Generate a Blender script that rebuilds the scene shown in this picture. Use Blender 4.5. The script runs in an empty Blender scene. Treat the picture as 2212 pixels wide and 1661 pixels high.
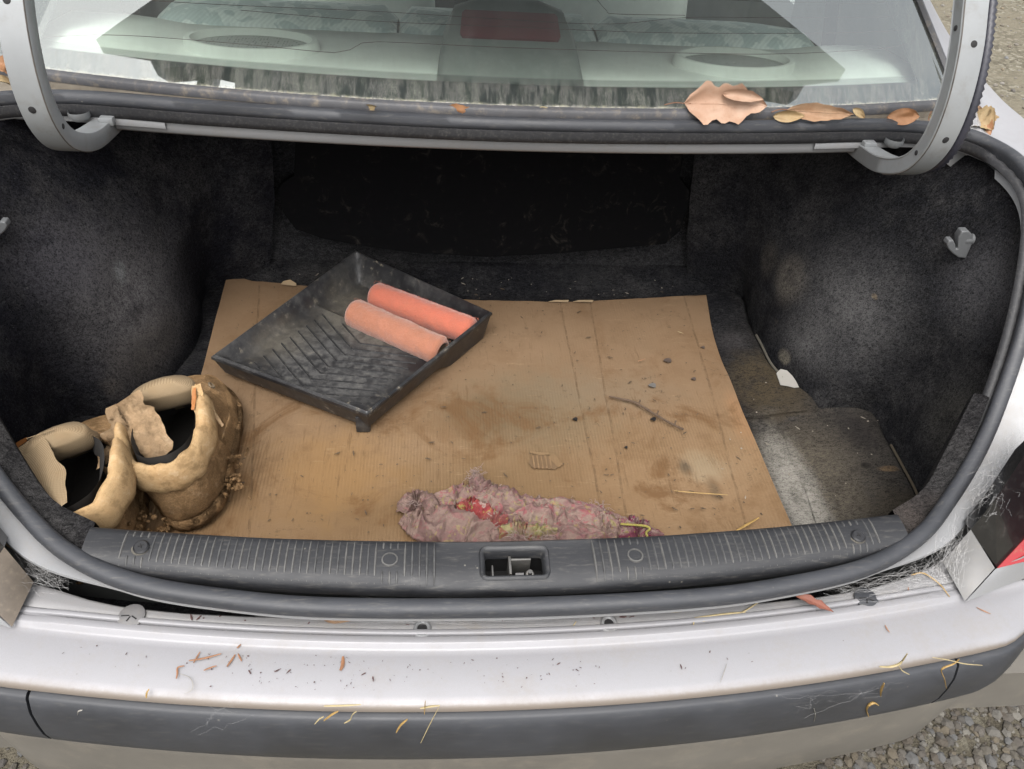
import bpy, math, random
import numpy as np
from mathutils import Vector, Matrix, noise, Euler

R = math.radians
rnd = random.Random(7)
scene = bpy.context.scene
COL = scene.collection

# ------------------------------------------------------------------ camera
FX = 770.0 / 1024.0                       # focal length in image widths
CAM = Vector((-0.09, 0.0, 1.45))
def cam_basis(th, yaw, roll):
    th, yw, rl = R(th), R(yaw), R(roll)
    f = Vector((math.sin(yw) * math.cos(th), math.cos(yw) * math.cos(th), -math.sin(th)))
    r = Vector((math.cos(yw), -math.sin(yw), 0)); u = r.cross(f)
    return f, r * math.cos(rl) + u * math.sin(rl), u * math.cos(rl) - r * math.sin(rl)
CF, CR, CU = cam_basis(41.604, 7.274, 4.897)
cam_data = bpy.data.cameras.new('camera')
cam = bpy.data.objects.new('camera', cam_data)
COL.objects.link(cam)
m = Matrix((CR, CU, -CF)).transposed().to_4x4()
m.translation = CAM
cam.matrix_world = m
cam_data.sensor_fit = 'HORIZONTAL'
cam_data.sensor_width = 36.0
cam_data.lens = 36.0 * FX
cam_data.clip_start = 0.02
cam_data.clip_end = 400
scene.camera = cam

# ------------------------------------------------------------------ sky and sun
world = bpy.data.worlds.new('World')
scene.world = world
world.use_nodes = True
wn = world.node_tree
wn.nodes.clear()
sky = wn.nodes.new('ShaderNodeTexSky')
sky.sky_type = 'NISHITA'
sky.sun_disc = False
sky.sun_elevation = R(62)
sky.sun_rotation = R(195)
sky.altitude = 0
sky.air_density = 1.0
sky.dust_density = 6.0
sky.ozone_density = 1.0
hs = wn.nodes.new('ShaderNodeHueSaturation')
hs.inputs['Saturation'].default_value = 0.22
bg = wn.nodes.new('ShaderNodeBackground')
bg.inputs['Strength'].default_value = 0.15
wo = wn.nodes.new('ShaderNodeOutputWorld')
wn.links.new(sky.outputs[0], hs.inputs['Color'])
wn.links.new(hs.outputs[0], bg.inputs['Color'])
wn.links.new(bg.outputs[0], wo.inputs['Surface'])
sun_data = bpy.data.lights.new('sun', 'SUN')
sun_data.energy = 0.5
sun_data.angle = R(80)
sun_data.color = (1.0, 0.96, 0.9)
sun = bpy.data.objects.new('sun', sun_data)
COL.objects.link(sun)
sd = Vector((math.sin(R(195)) * math.cos(R(62)), math.cos(R(195)) * math.cos(R(62)), math.sin(R(62))))
sun.rotation_euler = sd.to_track_quat('Z', 'Y').to_euler()
sun.location = (0, -3, 6)
scene.view_settings.view_transform = 'Standard'
scene.view_settings.look = 'None'
scene.view_settings.gamma = 1
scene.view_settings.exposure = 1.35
try:
    scene.view_settings.use_curve_mapping = False
except Exception:
    pass
scene.render.engine = 'CYCLES'
scene.cycles.max_bounces = 8
scene.cycles.transparent_max_bounces = 12
scene.cycles.caustics_reflective = False
scene.cycles.caustics_refractive = False

# ------------------------------------------------------------------ helpers
def at(u, v, x=None, y=None, z=None):
    """a place of the photograph (2212 px wide) on the plane x=, y= or z= of the car"""
    s = 1.0 / 2212.0
    d = CF * FX + CR * (u * s - 0.5) - CU * (v * s - 0.5 * 769 / 1024)
    if z is not None: t = (z - CAM.z) / d.z
    elif y is not None: t = (y - CAM.y) / d.y
    else: t = (x - CAM.x) / d.x
    return CAM + d * t

def lerp(a, b, t): return a + (b - a) * t
def sstep(a, b, x):
    t = max(0.0, min(1.0, (x - a) / (b - a))); return t * t * (3 - 2 * t)

def spline(pts, n, closed=False):
    """n points along a centripetal-ish Catmull-Rom curve, even in arc length"""
    P = [Vector(p) for p in pts]
    if len(P) == 2 and not closed:
        return [P[0].lerp(P[1], i / (n - 1)) for i in range(n)]
    Q = [P[-1]] + P + [P[0], P[1]] if closed else [P[0] * 2 - P[1]] + P + [P[-1] * 2 - P[-2]]
    fine = []
    for i in range(1, len(Q) - 2):
        p0, p1, p2, p3 = Q[i - 1], Q[i], Q[i + 1], Q[i + 2]
        for k in range(16):
            t = k / 16.0
            fine.append(0.5 * ((2 * p1) + (p2 - p0) * t + (2 * p0 - 5 * p1 + 4 * p2 - p3) * t * t + (3 * p1 - p0 - 3 * p2 + p3) * t ** 3))
    fine.append(Q[-2])
    L = [0.0]
    for a, b in zip(fine, fine[1:]): L.append(L[-1] + (b - a).length)
    out = []; j = 0
    m_ = n if closed else n - 1
    for i in range(n):
        t = L[-1] * i / m_
        while j < len(L) - 2 and L[j + 1] < t: j += 1
        seg = L[j + 1] - L[j]
        out.append(fine[j].lerp(fine[j + 1], (t - L[j]) / seg if seg > 1e-9 else 0))
    return out

def interp(x, xs, ys):
    return float(np.interp(x, xs, ys))

def world_loc(o):
    v = Vector((0, 0, 0))
    while o is not None:
        v = v + Vector(o.location); o = o.parent
    return v

def obj(name, verts, faces, mat=None, parent=None, smooth=True, angle=40, loc=None):
    """link ONE mesh object; verts in world space, stored relative to the parent (or to loc)"""
    base = world_loc(parent) if parent is not None else Vector(loc or (0, 0, 0))
    me = bpy.data.meshes.new(name)
    me.from_pydata([tuple(Vector(v) - base) for v in verts], [], faces)
    me.validate()
    if smooth:
        me.polygons.foreach_set('use_smooth', [True] * len(me.polygons))
        me.set_sharp_from_angle(angle=R(angle))
    o = bpy.data.objects.new(name, me)
    if mat is not None: me.materials.append(mat)
    COL.objects.link(o)
    if parent is not None: o.parent = parent
    else: o.location = base
    return o

def tag(o, label=None, cat=None, group=None, kind=None):
    if label: o['label'] = label
    if cat: o['category'] = cat
    if group: o['group'] = group
    if kind: o['kind'] = kind
    return o

def empty(name, loc, label=None, cat=None, group=None):
    o = bpy.data.objects.new(name, None)
    o.empty_display_size = 0.05
    COL.objects.link(o); o.location = loc
    return tag(o, label, cat, group)

def grid_faces(nr, nc, cu=False, cv=False, off=0, skip=None):
    F = []
    for i in range(nr if cu else nr - 1):
        for j in range(nc if cv else nc - 1):
            if skip and skip(i, j): continue
            a = i * nc + j; b = i * nc + (j + 1) % nc
            c = ((i + 1) % nr) * nc + (j + 1) % nc; d = ((i + 1) % nr) * nc + j
            F.append((off + a, off + b, off + c, off + d))
    return F

def loft(rows, cu=False, cv=False, skip=None):
    V = [p for r in rows for p in r]
    return V, grid_faces(len(rows), len(rows[0]), cu, cv, 0, skip)

def merge(*parts):
    V, F = [], []
    for v, f in parts:
        o = len(V); V += list(v); F += [tuple(i + o for i in q) for q in f]
    return V, F

def frames(path, closed=False):
    T = []
    n = len(path)
    for i in range(n):
        a = path[(i - 1) % n] if closed or i > 0 else path[i]
        b = path[(i + 1) % n] if closed or i < n - 1 else path[i]
        t = (b - a)
        T.append(t.normalized() if t.length > 1e-9 else Vector((0, 1, 0)))
    return T

def sweep(path, section, up=Vector((0, 0, 1)), closed=False, cap=True, scale=None):
    """section: (side, up) pairs, side = along up x tangent"""
    T = frames(path, closed); rows = []
    for i, (p, t) in enumerate(zip(path, T)):
        sd_ = up.cross(t)
        if sd_.length < 1e-6: sd_ = Vector((1, 0, 0))
        sd_.normalize(); uu = t.cross(sd_).normalized()
        k = scale(i / max(1, len(path) - 1)) if scale else 1.0
        sec = section(i / max(1, len(path) - 1)) if callable(section) else section
        rows.append([p + sd_ * (a * k) + uu * (b * k) for a, b in sec])
    V, F = loft(rows, cu=closed, cv=True)
    if cap and not closed:
        n = len(rows[0])
        F.append(tuple(range(n - 1, -1, -1))); F.append(tuple(len(V) - n + i for i in range(n)))
    return V, F

def circ(r, n=8, rx=None):
    return [((rx or r) * math.cos(2 * math.pi * i / n), r * math.sin(2 * math.pi * i / n)) for i in range(n)]

def tube(path, r, n=6, closed=False, scale=None):
    up = Vector((0.13, 0.21, 0.97))
    return sweep([Vector(p) for p in path], circ(r, n), up, closed, True, scale)

def box(x0, x1, y0, y1, z0, z1, bev=0.0):
    if bev <= 0:
        V = [Vector((x, y, z)) for x in (x0, x1) for y in (y0, y1) for z in (z0, z1)]
        return V, [(0, 1, 3, 2), (4, 6, 7, 5), (0, 4, 5, 1), (2, 3, 7, 6), (0, 2, 6, 4), (1, 5, 7, 3)]
    rows = []
    b = bev
    prof = [(b, 0), (b * .3, b * .3), (0, b), ]
    ring = lambda ins, z: [Vector((x, y, z)) for x, y in rrect(x0 + ins, x1 - ins, y0 + ins, y1 - ins, max(b * .8 - ins * .5, .0004))]
    for ins, dz in prof: rows.append(ring(ins, z0 + dz))
    for ins, dz in reversed(prof): rows.append(ring(ins, z1 - dz))
    V, F = loft(rows, cv=True)
    n = len(rows[0])
    F.append(tuple(range(n - 1, -1, -1))); F.append(tuple(len(V) - n + i for i in range(n)))
    return V, F

def rrect(x0, x1, y0, y1, r, k=4):
    out = []
    for cx, cy, a0 in ((x1 - r, y0 + r, -90), (x1 - r, y1 - r, 0), (x0 + r, y1 - r, 90), (x0 + r, y0 + r, 180)):
        for i in range(k + 1):
            a = R(a0 + 90 * i / k); out.append((cx + r * math.cos(a), cy + r * math.sin(a)))
    return out

def slab(poly, nrm, th):
    """polygon (list of points) given a thickness along -nrm"""
    nrm = Vector(nrm).normalized(); n = len(poly)
    P = [Vector(p) for p in poly]
    V = P + [p - nrm * th for p in P]
    F = [tuple(range(n)), tuple(range(2 * n - 1, n - 1, -1))]
    for i in range(n):
        j = (i + 1) % n
        F.append((i, n + i, n + j, j))
    return V, F

def patch(q, n=6):
    return loft([[q[0].lerp(q[3], j / n).lerp(q[1].lerp(q[2], j / n), i / n) for j in range(n + 1)] for i in range(n + 1)])

def disc(c, nrm, r, h, n=16, bev=.25):
    nrm = Vector(nrm).normalized()
    a = nrm.orthogonal().normalized(); b = nrm.cross(a)
    rows = []
    for rr, hh in ((r, 0), (r, h * .6), (r * (1 - bev), h), (r * .02, h)):
        rows.append([Vector(c) + a * rr * math.cos(2 * math.pi * i / n) + b * rr * math.sin(2 * math.pi * i / n) + nrm * hh for i in range(n)])
    return loft(rows, cv=True)

def fbm(p, oct=4, s=1.0, seed=0.0):
    return noise.fractal(Vector((p[0] * s + seed, p[1] * s - seed * 1.7, p[2] * s + seed * .3)), 1.0, 2.0, oct)

# ------------------------------------------------------------------ materials
class NB:
    def __init__(s, name):
        s.mat = bpy.data.materials.new(name); s.mat.use_nodes = True
        s.t = s.mat.node_tree; s.n = s.t.nodes; s.l = s.t.links
        s.n.clear()
        s.out = s.n.new('ShaderNodeOutputMaterial')
        s.bsdf = s.n.new('ShaderNodeBsdfPrincipled')
        s.l.new(s.bsdf.outputs[0], s.out.inputs['Surface'])
        s._pos = None
    def set(s, sock, val):
        if isinstance(val, bpy.types.NodeSocket): s.l.new(val, sock)
        elif isinstance(val, (tuple, list)) and len(val) == 3 and sock.type == 'RGBA': sock.default_value = (*val, 1)
        else: sock.default_value = val
    def p(s, **kw):
        for k, v in kw.items(): s.set(s.bsdf.inputs[k.replace('_', ' ')], v)
        return s
    def pos(s):
        if s._pos is None: s._pos = s.n.new('ShaderNodeNewGeometry').outputs['Position']
        return s._pos
    def objc(s):
        return s.n.new('ShaderNodeTexCoord').outputs['Object']
    def mapv(s, v, scale=(1, 1, 1), rot=(0, 0, 0), loc=(0, 0, 0)):
        k = s.n.new('ShaderNodeMapping'); s.l.new(v, k.inputs['Vector'])
        k.inputs['Scale'].default_value = scale; k.inputs['Rotation'].default_value = rot; k.inputs['Location'].default_value = loc
        return k.outputs[0]
    def noise(s, v, scale, detail=3, rough=.6, dist=0, out=0):
        k = s.n.new('ShaderNodeTexNoise'); s.l.new(v, k.inputs['Vector'])
        k.inputs['Scale'].default_value = scale; k.inputs['Detail'].default_value = detail
        k.inputs['Roughness'].default_value = rough; k.inputs['Distortion'].default_value = dist
        return k.outputs[out]
    def vor(s, v, scale, feat='F1', out=0, rand=1.0):
        k = s.n.new('ShaderNodeTexVoronoi'); k.feature = feat; s.l.new(v, k.inputs['Vector'])
        k.inputs['Scale'].default_value = scale; k.inputs['Randomness'].default_value = rand
        return k.outputs[out]
    def wave(s, v, scale, dist=0, dscale=1, direction='X', detail=2):
        k = s.n.new('ShaderNodeTexWave'); s.l.new(v, k.inputs['Vector']); k.bands_direction = direction
        k.inputs['Scale'].default_value = scale; k.inputs['Distortion'].default_value = dist
        k.inputs['Detail'].default_value = detail; k.inputs['Detail Scale'].default_value = dscale
        return k.outputs['Fac']
    def math(s, op, a, b=None, clamp=False):
        k = s.n.new('ShaderNodeMath'); k.operation = op; k.use_clamp = clamp
        s.set(k.inputs[0], a)
        if b is not None: s.set(k.inputs[1], b)
        return k.outputs[0]
    def ss(s, fac, a, b, lo=0.0, hi=1.0):
        k = s.n.new('ShaderNodeMapRange'); k.interpolation_type = 'SMOOTHSTEP'
        s.set(k.inputs[0], fac)
        k.inputs[1].default_value = a; k.inputs[2].default_value = b
        k.inputs[3].default_value = lo; k.inputs[4].default_value = hi
        return k.outputs[0]
    def mix(s, fac, a, b):
        k = s.n.new('ShaderNodeMix'); k.data_type = 'RGBA'
        s.set(k.inputs[0], fac); s.set(k.inputs[6], a); s.set(k.inputs[7], b)
        return k.outputs[2]
    def ramp(s, fac, stops):
        k = s.n.new('ShaderNodeValToRGB'); s.set(k.inputs[0], fac)
        e = k.color_ramp.elements
        while len(e) < len(stops): e.new(.5)
        for q, (p_, c) in zip(e, stops):
            q.position = p_; q.color = (*c, 1)
        return k.outputs[0]
    def vmath(s, op, a, b=None):
        k = s.n.new('ShaderNodeVectorMath'); k.operation = op
        s.set(k.inputs[0], a)
        if b is not None: s.set(k.inputs[1], b)
        return k
    def blob(s, v, c, r, soft=1.0, warp=None, wamt=.4):
        """1 inside an ellipsoid mark round c fading to 0 at its ragged border"""
        d = s.vmath('SUBTRACT', v, tuple(c)).outputs[0]
        d = s.vmath('DIVIDE', d, tuple(r)).outputs[0]
        L = s.vmath('LENGTH', d).outputs['Value']
        if warp is not None:
            L = s.math('ADD', L, s.math('MULTIPLY', s.math('SUBTRACT', warp, .5), wamt * 2))
        return s.ss(L, 1.0 - soft, 1.0, 1.0, 0.0)
    def sep(s, v):
        k = s.n.new('ShaderNodeSeparateXYZ'); s.l.new(v, k.inputs[0]); return k.outputs
    def bump(s, h, strength=.3, dist=.002, normal=None):
        k = s.n.new('ShaderNodeBump'); k.inputs['Strength'].default_value = strength; k.inputs['Distance'].default_value = dist
        s.l.new(h, k.inputs['Height'])
        if normal is not None: s.l.new(normal, k.inputs['Normal'])
        return k.outputs[0]

def plain(name, col, rough=.5, metal=0.0, var=.12, vscale=9, bump=0, bscale=300, dirt=None, damt=.3, spec=.5):
    b = NB(name); v = b.pos()
    nz = b.noise(v, vscale, 5, .65)
    c2 = tuple(x * (1 - var) for x in col); c1 = tuple(min(1, x * (1 + var)) for x in col)
    c = b.ramp(nz, [(.3, c2), (.7, c1)])
    if dirt:
        dn = b.ss(b.noise(v, vscale * 3.1, 8, .7), .48, .75)
        c = b.mix(b.math('MULTIPLY', dn, damt), c, dirt)
    b.p(Base_Color=c, Roughness=rough, Metallic=metal, Specular_IOR_Level=spec)
    if bump: b.p(Normal=b.bump(b.noise(v, bscale, 3), bump, .001))
    return b.mat

M = {}
def mk_paint(name, dirtamt, rough=.3, tint=(.62, .615, .64), edge=False):
    b = NB(name); v = b.pos()
    flake = b.noise(v, 1800, 1)
    c = b.mix(b.math('MULTIPLY', flake, .25), tint, (.82, .82, .84))
    dn = b.noise(v, 14, 8, .7); d2 = b.noise(v, 160, 4, .7)
    fac = b.math('MULTIPLY', b.ss(b.math('ADD', b.math('MULTIPLY', dn, .7), b.math('MULTIPLY', d2, .3)), .46, .68), dirtamt)
    c = b.mix(fac, c, (.36, .31, .25))
    if edge:
        ez = b.ss(b.math('ADD', b.sep(v)[2], b.math('MULTIPLY', b.math('SUBTRACT', d2, .5), .003)), .6425, .6475, 1, 0)
        c = b.mix(b.math('MULTIPLY', ez, .8), c, (.24, .19, .14))
    b.p(Base_Color=c, Metallic=.25, Roughness=b.ss(dn, .3, .7, rough, rough + .12), Coat_Weight=.12, Coat_Roughness=.2)
    return b.mat
M['paint'] = mk_paint('silver_paint', .12, .42, (.47, .465, .48))
M['bumper'] = mk_paint('silver_bumper_paint', .26, .48, (.345, .34, .355), True)
M['paint_dusty'] = mk_paint('dusty_silver_paint', .55, .42, (.5, .5, .51))
M['jamb'] = mk_paint('satin_inner_paint', .28, .45, (.32, .325, .33))
M['ledge'] = mk_paint('satin_ledge_paint', .45, .5, (.28, .275, .275))
def mk_rubber(name, col, rough=.55, dust=.3, bscale=500, bst=.15):
    b = NB(name); v = b.pos()
    n1 = b.noise(v, 10, 6, .65); n2 = b.noise(b.mapv(v, (1, 6, 6)), 40, 5, .7)
    c = b.ramp(n1, [(.3, tuple(x * .75 for x in col)), (.7, tuple(x * 1.25 for x in col))])
    c = b.mix(b.math('MULTIPLY', b.ss(n2, .5, .78), dust), c, (.22, .205, .18))
    sp = b.ss(b.vor(v, 70, 'F1'), .0, .12, 1, 0)
    sp = b.math('MULTIPLY', sp, b.ss(b.noise(v, 22, 2), .6, .68))
    c = b.mix(b.math('MULTIPLY', sp, .55), c, (.45, .42, .35))
    b.p(Base_Color=c, Roughness=b.ss(n1, .3, .7, rough - .08, rough + .1), Specular_IOR_Level=.5)
    b.p(Normal=b.bump(b.noise(v, bscale, 3), bst, .0006))
    return b.mat
M['rubber'] = mk_rubber('seal_rubber', (.046, .049, .057), .55, .36)
M['rub'] = mk_rubber('bumper_rubber', (.044, .047, .055), .52, .18, 900, .12)
M['sill'] = mk_rubber('sill_plastic', (.022, .023, .0265), .55, .36, 700, .35)
M['ridge_dust'] = plain('dusty_rib_plastic', (.125, .122, .115), .6, 0, .3, 150)
M['ridge_dust2'] = plain('faint_dusty_rib', (.085, .085, .084), .6, 0, .4, 150)
M['valance'] = plain('dusty_grey_valance', (.2, .185, .16), .65, 0, .15, 6, .1, 300, (.34, .30, .24), .5)
M['blackplastic'] = plain('black_plastic', (.018, .018, .02), .4, 0, .2, 20)
M['dark'] = plain('dark_cavity', (.012, .011, .012), .8)
M['steel'] = plain('zinc_steel', (.34, .33, .31), .35, .8, .2, 60, 0, 0, (.2, .14, .08), .4)
M['hook'] = plain('grey_hook_plastic', (.165, .17, .175), .45, 0, .08, 30)
M['conduit'] = plain('conduit_plastic', (.04, .04, .055), .38, 0, .2, 40)
M['clip'] = plain('grey_clip_plastic', (.21, .205, .205), .5, 0, .15, 60, 0, 0, (.3, .26, .2), .4)
M['armpaint'] = plain('satin_arm_paint', (.35, .365, .37), .42, .15, .08, 14, 0, 0, (.20, .165, .12), .30)
M['cornergrey'] = plain('grey_corner_paint', (.23, .226, .22), .5, 0, .12, 25, 0, 0, (.30, .26, .2), .3)
M['cornerdust'] = plain('dust_caked_paint', (.16, .13, .10), .75, 0, .3, 30, .2, 200, (.33, .27, .2), .5)

def carpet(name, marks, base=(.02, .02, .0225), dustamt=.5, dustcol=(.14, .135, .13)):
    b = NB(name); v = b.pos()
    f1 = b.noise(v, 560, 4, .75, .6); f2 = b.noise(b.mapv(v, (1, 2.2, 1.5)), 130, 4, .7, .8)
    big = b.noise(v, 5.5, 5, .62)
    mid = b.noise(v, 26, 5, .7)
    fib = b.math('ADD', b.math('MULTIPLY', f1, .55), b.math('MULTIPLY', f2, .45))
    c = b.ramp(fib, [(.37, tuple(x * .35 for x in base)), (.50, base), (.63, tuple(x * 2.7 for x in base))])
    dust = b.math('MULTIPLY', b.ss(b.math('ADD', b.math('MULTIPLY', big, .5), b.math('MULTIPLY', mid, .5)), .42, .66), b.ss(fib, .36, .60))
    c = b.mix(b.math('MULTIPLY', dust, dustamt), c, dustcol)
    lint = b.math('MULTIPLY', b.ss(b.noise(v, 260, 2, .5), .70, .76), .5)
    c = b.mix(lint, c, (.17, .165, .155))
    for (cc, rr, col, amt, soft) in marks:
        k = b.blob(v, cc, rr, soft, mid, .55)
        k = b.math('MULTIPLY', b.math('MULTIPLY', k, b.ss(fib, .36, .60, .15, 1.0)), b.ss(mid, .35, .6, .45, 1.0))
        c = b.mix(b.math('MULTIPLY', k, amt), c, col)
    b.p(Base_Color=c, Roughness=.95, Specular_IOR_Level=.03)
    h = b.math('ADD', f1, b.math('MULTIPLY', f2, .8))
    b.p(Normal=b.bump(h, .9, .004))
    return b.mat

# ------------------------------------------------------------------ ground
def gravel_mat():
    b = NB('gravel_ground'); v = b.pos()
    n = b.noise(v, 3, 6, .6); s1 = b.vor(v, 45, 'F1', 1); d1 = b.vor(v, 45, 'F1', 0)
    g = b.sep(s1)[0]
    c = b.ramp(g, [(0, (.15, .132, .095)), (.45, (.23, .205, .15)), (.8, (.30, .275, .205)), (1, (.42, .39, .31))])
    c = b.mix(b.ss(n, .4, .65), c, (.27, .24, .175))
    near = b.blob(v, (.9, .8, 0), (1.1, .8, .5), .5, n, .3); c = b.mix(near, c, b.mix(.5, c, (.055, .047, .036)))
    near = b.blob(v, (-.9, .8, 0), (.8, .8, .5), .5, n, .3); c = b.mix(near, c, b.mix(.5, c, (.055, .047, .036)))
    b.p(Base_Color=c, Roughness=.95, Specular_IOR_Level=.2)
    b.p(Normal=b.bump(b.math('ADD', d1, b.noise(v, 160, 3)), .8, .012))
    return b.mat
nG = 60
V = []
for i in range(nG + 1):
    for j in range(nG + 1):
        x = -40 + 80 * i / nG; y = -40 + 80 * j / nG
        V.append(Vector((x, y, 0.0)))
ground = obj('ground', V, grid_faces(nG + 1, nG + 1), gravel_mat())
tag(ground, kind='structure')

def stone_mat():
    b = NB('gravel_stone'); oi = b.n.new('ShaderNodeVertexColor'); oi.layer_name = 'shade'
    v = b.pos()
    c = b.mix(b.noise(v, 70, 4), oi.outputs[0], b.mix(.5, oi.outputs[0], (.16, .15, .13)))
    b.p(Base_Color=c, Roughness=.9, Specular_IOR_Level=.25, Normal=b.bump(b.noise(v, 220, 3), .4, .002))
    return b.mat
ICO = None
def ico():
    global ICO
    if ICO is None:
        import bmesh
        bm = bmesh.new(); bmesh.ops.create_icosphere(bm, subdivisions=1, radius=1.0)
        bm.verts.ensure_lookup_table()
        ICO = ([v.co.copy() for v in bm.verts], [tuple(v.index for v in f.verts) for f in bm.faces]); bm.free()
    return ICO
iv, if_ = ico()
V, F, C = [], [], []
gr = random.Random(3)
def stones(n, xr, yr, rmin, rmax):
    for _ in range(n):
        x, y = gr.uniform(*xr), gr.uniform(*yr)
        r = rmin + (rmax - rmin) * gr.random() ** 3
        off = len(V); rot = Euler((gr.uniform(0, 6), gr.uniform(0, 6), gr.uniform(0, 6))).to_matrix()
        sx, sy, sz = r * gr.uniform(.75, 1.3), r * gr.uniform(.75, 1.3), r * gr.uniform(.5, .8)
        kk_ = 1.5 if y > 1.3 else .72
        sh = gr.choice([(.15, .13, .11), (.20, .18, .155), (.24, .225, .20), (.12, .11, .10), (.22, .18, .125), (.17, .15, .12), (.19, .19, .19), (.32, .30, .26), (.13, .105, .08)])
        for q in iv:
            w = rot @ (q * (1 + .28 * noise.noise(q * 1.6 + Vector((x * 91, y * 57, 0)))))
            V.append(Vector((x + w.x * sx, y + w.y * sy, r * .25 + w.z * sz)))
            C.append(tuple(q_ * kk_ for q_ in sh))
        F.extend(tuple(i + off for i in f) for f in if_)
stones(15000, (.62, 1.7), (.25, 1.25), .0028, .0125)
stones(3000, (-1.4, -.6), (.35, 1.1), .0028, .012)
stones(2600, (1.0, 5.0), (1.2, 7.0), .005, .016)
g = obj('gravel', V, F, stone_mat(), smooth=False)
ca = g.data.color_attributes.new('shade', 'FLOAT_COLOR', 'POINT')
ca.data.foreach_set('color', np.array([(*c, 1) for c in C], dtype=np.float32).ravel())
tag(g, 'loose grey and brown gravel scattered on the ground round the car', kind='stuff')

# ------------------------------------------------------------------ the car
car = empty('car', (0, 1.6, 0), 'old silver saloon car seen from behind with its boot lid raised', 'car')
yi = lambda x: .547 + .13 * x * x                         # inner edge of the sill plate
yf = lambda x: .486 + .19 * x * x                         # its front edge
yr = lambda x: .449 + .15 * x * x                         # ridge at the back of the bumper top
yb = lambda x: .382 + .155 * x * x + 6 * max(0, abs(x) - .58) ** 2   # outermost line of the bumper top
def xs(a, b, n): return [a + (b - a) * i / (n - 1) for i in range(n)]
def lift(x): return .012 * max(0, abs(x) - .55) / .25

# bumper skin
rows = []
for x in xs(-.86, .86, 121):
    o = yb(x); k = max(yr(x), o + .030); zl = lift(x)
    e = sstep(.50, .56, abs(x))                            # ridges die out at their ends
    r1 = .0022 * (1 - e)
    r1 *= 1.5
    prof = [(k + .0195, .6542), (k + .0185, .6545 + r1), (k + .0175, .655 + r1), (k + .0135, .655 + r1), (k + .0128, .6545 + r1), (k + .0120, .6535), (k + .0100, .6535), (k + .0092, .6545 + r1), (k + .008, .6548 + r1),
            (k + .002, .655 + r1), (k + .0005, .6545 + r1), (k - .002, .652), (k - .005, .6508), (k - .012, .651),
            (lerp(k, o, .5), .6505), (o + .012, .6475), (o + .004, .6455), (o, .642), (o - .001, .638), (o + .004, .634), (o + .02, .632)]
    rows.append([Vector((x, y, z + zl)) for y, z in prof])
V, F = loft(rows)
obj('bumper', V, F, M['bumper'], car, angle=50)
# rubbing strip in three lengths with open joints
def rub(x0, x1, n):
    rows = []
    for x in xs(x0, x1, n):
        o = yb(x); zl = lift(x)
        prof = [(o + .012, .6335), (o - .004, .6335), (o - .0075, .6315), (o - .012, .620), (o - .0145, .612), (o - .0165, .59), (o - .0165, .567), (o - .013, .548), (o - .008, .538), (o + .004, .533), (o + .03, .531)]
        rows.append([Vector((x, y, z + zl)) for y, z in prof])
    V, F = loft(rows)
    n_ = len(rows[0]); F.append(tuple(range(n_))); F.append(tuple(len(V) - n_ + i for i in range(n_ - 1, -1, -1)))
    return V, F
for a, b_, n in ((-.86, -.5235, 30), (-.520, .520, 60), (.5235, .86, 30)):
    obj('rubbing_strip', *rub(a, b_, n), M['rub'], car, angle=60)
rows = []
for x in xs(-.86, .86, 81):
    o = yb(x); zl = lift(x)
    rows.append([Vector((x, o + d, z + zl)) for d, z in ((.03, .533), (.004, .5325), (.0, .527), (.001, .50), (.004, .44), (.010, .36), (.03, .31), (.10, .29), (.2, .29))])
obj('lower_bumper', *loft(rows), M['valance'], car, angle=60)

# ledge behind the bumper, with two bolt holes and two round clips
HOLES = [at(912, 1357, z=.6545), at(1315, 1347, z=.6545)]
LG = [at(u, v, z=.655) for u, v in ((1090, 1335), (760, 1333), (553, 1331), (400, 1324), (300, 1314), (254, 1308), (190, 1294), (127, 1274), (82, 1262), (30, 1240))]
LGX = [abs(p.x) for p in LG]; LGY = [p.y for p in LG]
rows = []
for x in xs(-.60, .60, 97):
    k = yr(x); e_ = interp(abs(x), LGX, LGY)
    rows.append([Vector((x, y, z)) for y, z in ((k + .0202, .6535), (k + .0215, .6545), (lerp(k + .0212, e_, .4), .6548), (lerp(k + .0212, e_, .8), .655), (e_ - .002, .655), (e_, .6535), (e_ + .0005, .60))])
obj('bumper_ledge', *loft(rows), M['ledge'], car)
for h in HOLES:
    a = M['jamb']
    seg = []
    for rr, zz in ((.0105, .6552), (.0085, .6575), (.0065, .6572), (.0055, .6556)):
        seg.append([h + Vector((rr * math.cos(t), rr * 1.25 * math.sin(t) - .001, zz - .6545)) for t in [2 * math.pi * i / 16 for i in range(16)]])
    ring = obj('bolt_hole', *loft(seg, cv=True), a, car)
    obj('hole_bottom', *disc(h + Vector((0, -.001, .0008)), (0, 0, 1), .0062, .0006, 14), M['dark'], ring)
for (u, v_), mt in (((285, 1332), M['clip']), ((1870, 1294), M['rubber'])):
    c = at(u, v_, z=.6555)
    cl = obj('push_clip', *disc(c, (0, -.05, 1), .0145, .0035, 22), mt, car)
    for ang in (20, 75, 130):
        p = c + Vector((0, 0, .0036))
        d = Vector((math.cos(R(ang)), math.sin(R(ang)), 0))
        obj('clip_slot', *merge(tube([p - d * .011 + Vector((0, .003, 0)), p - d * .002], .0008, 5)), M['dark'], cl)

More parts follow.
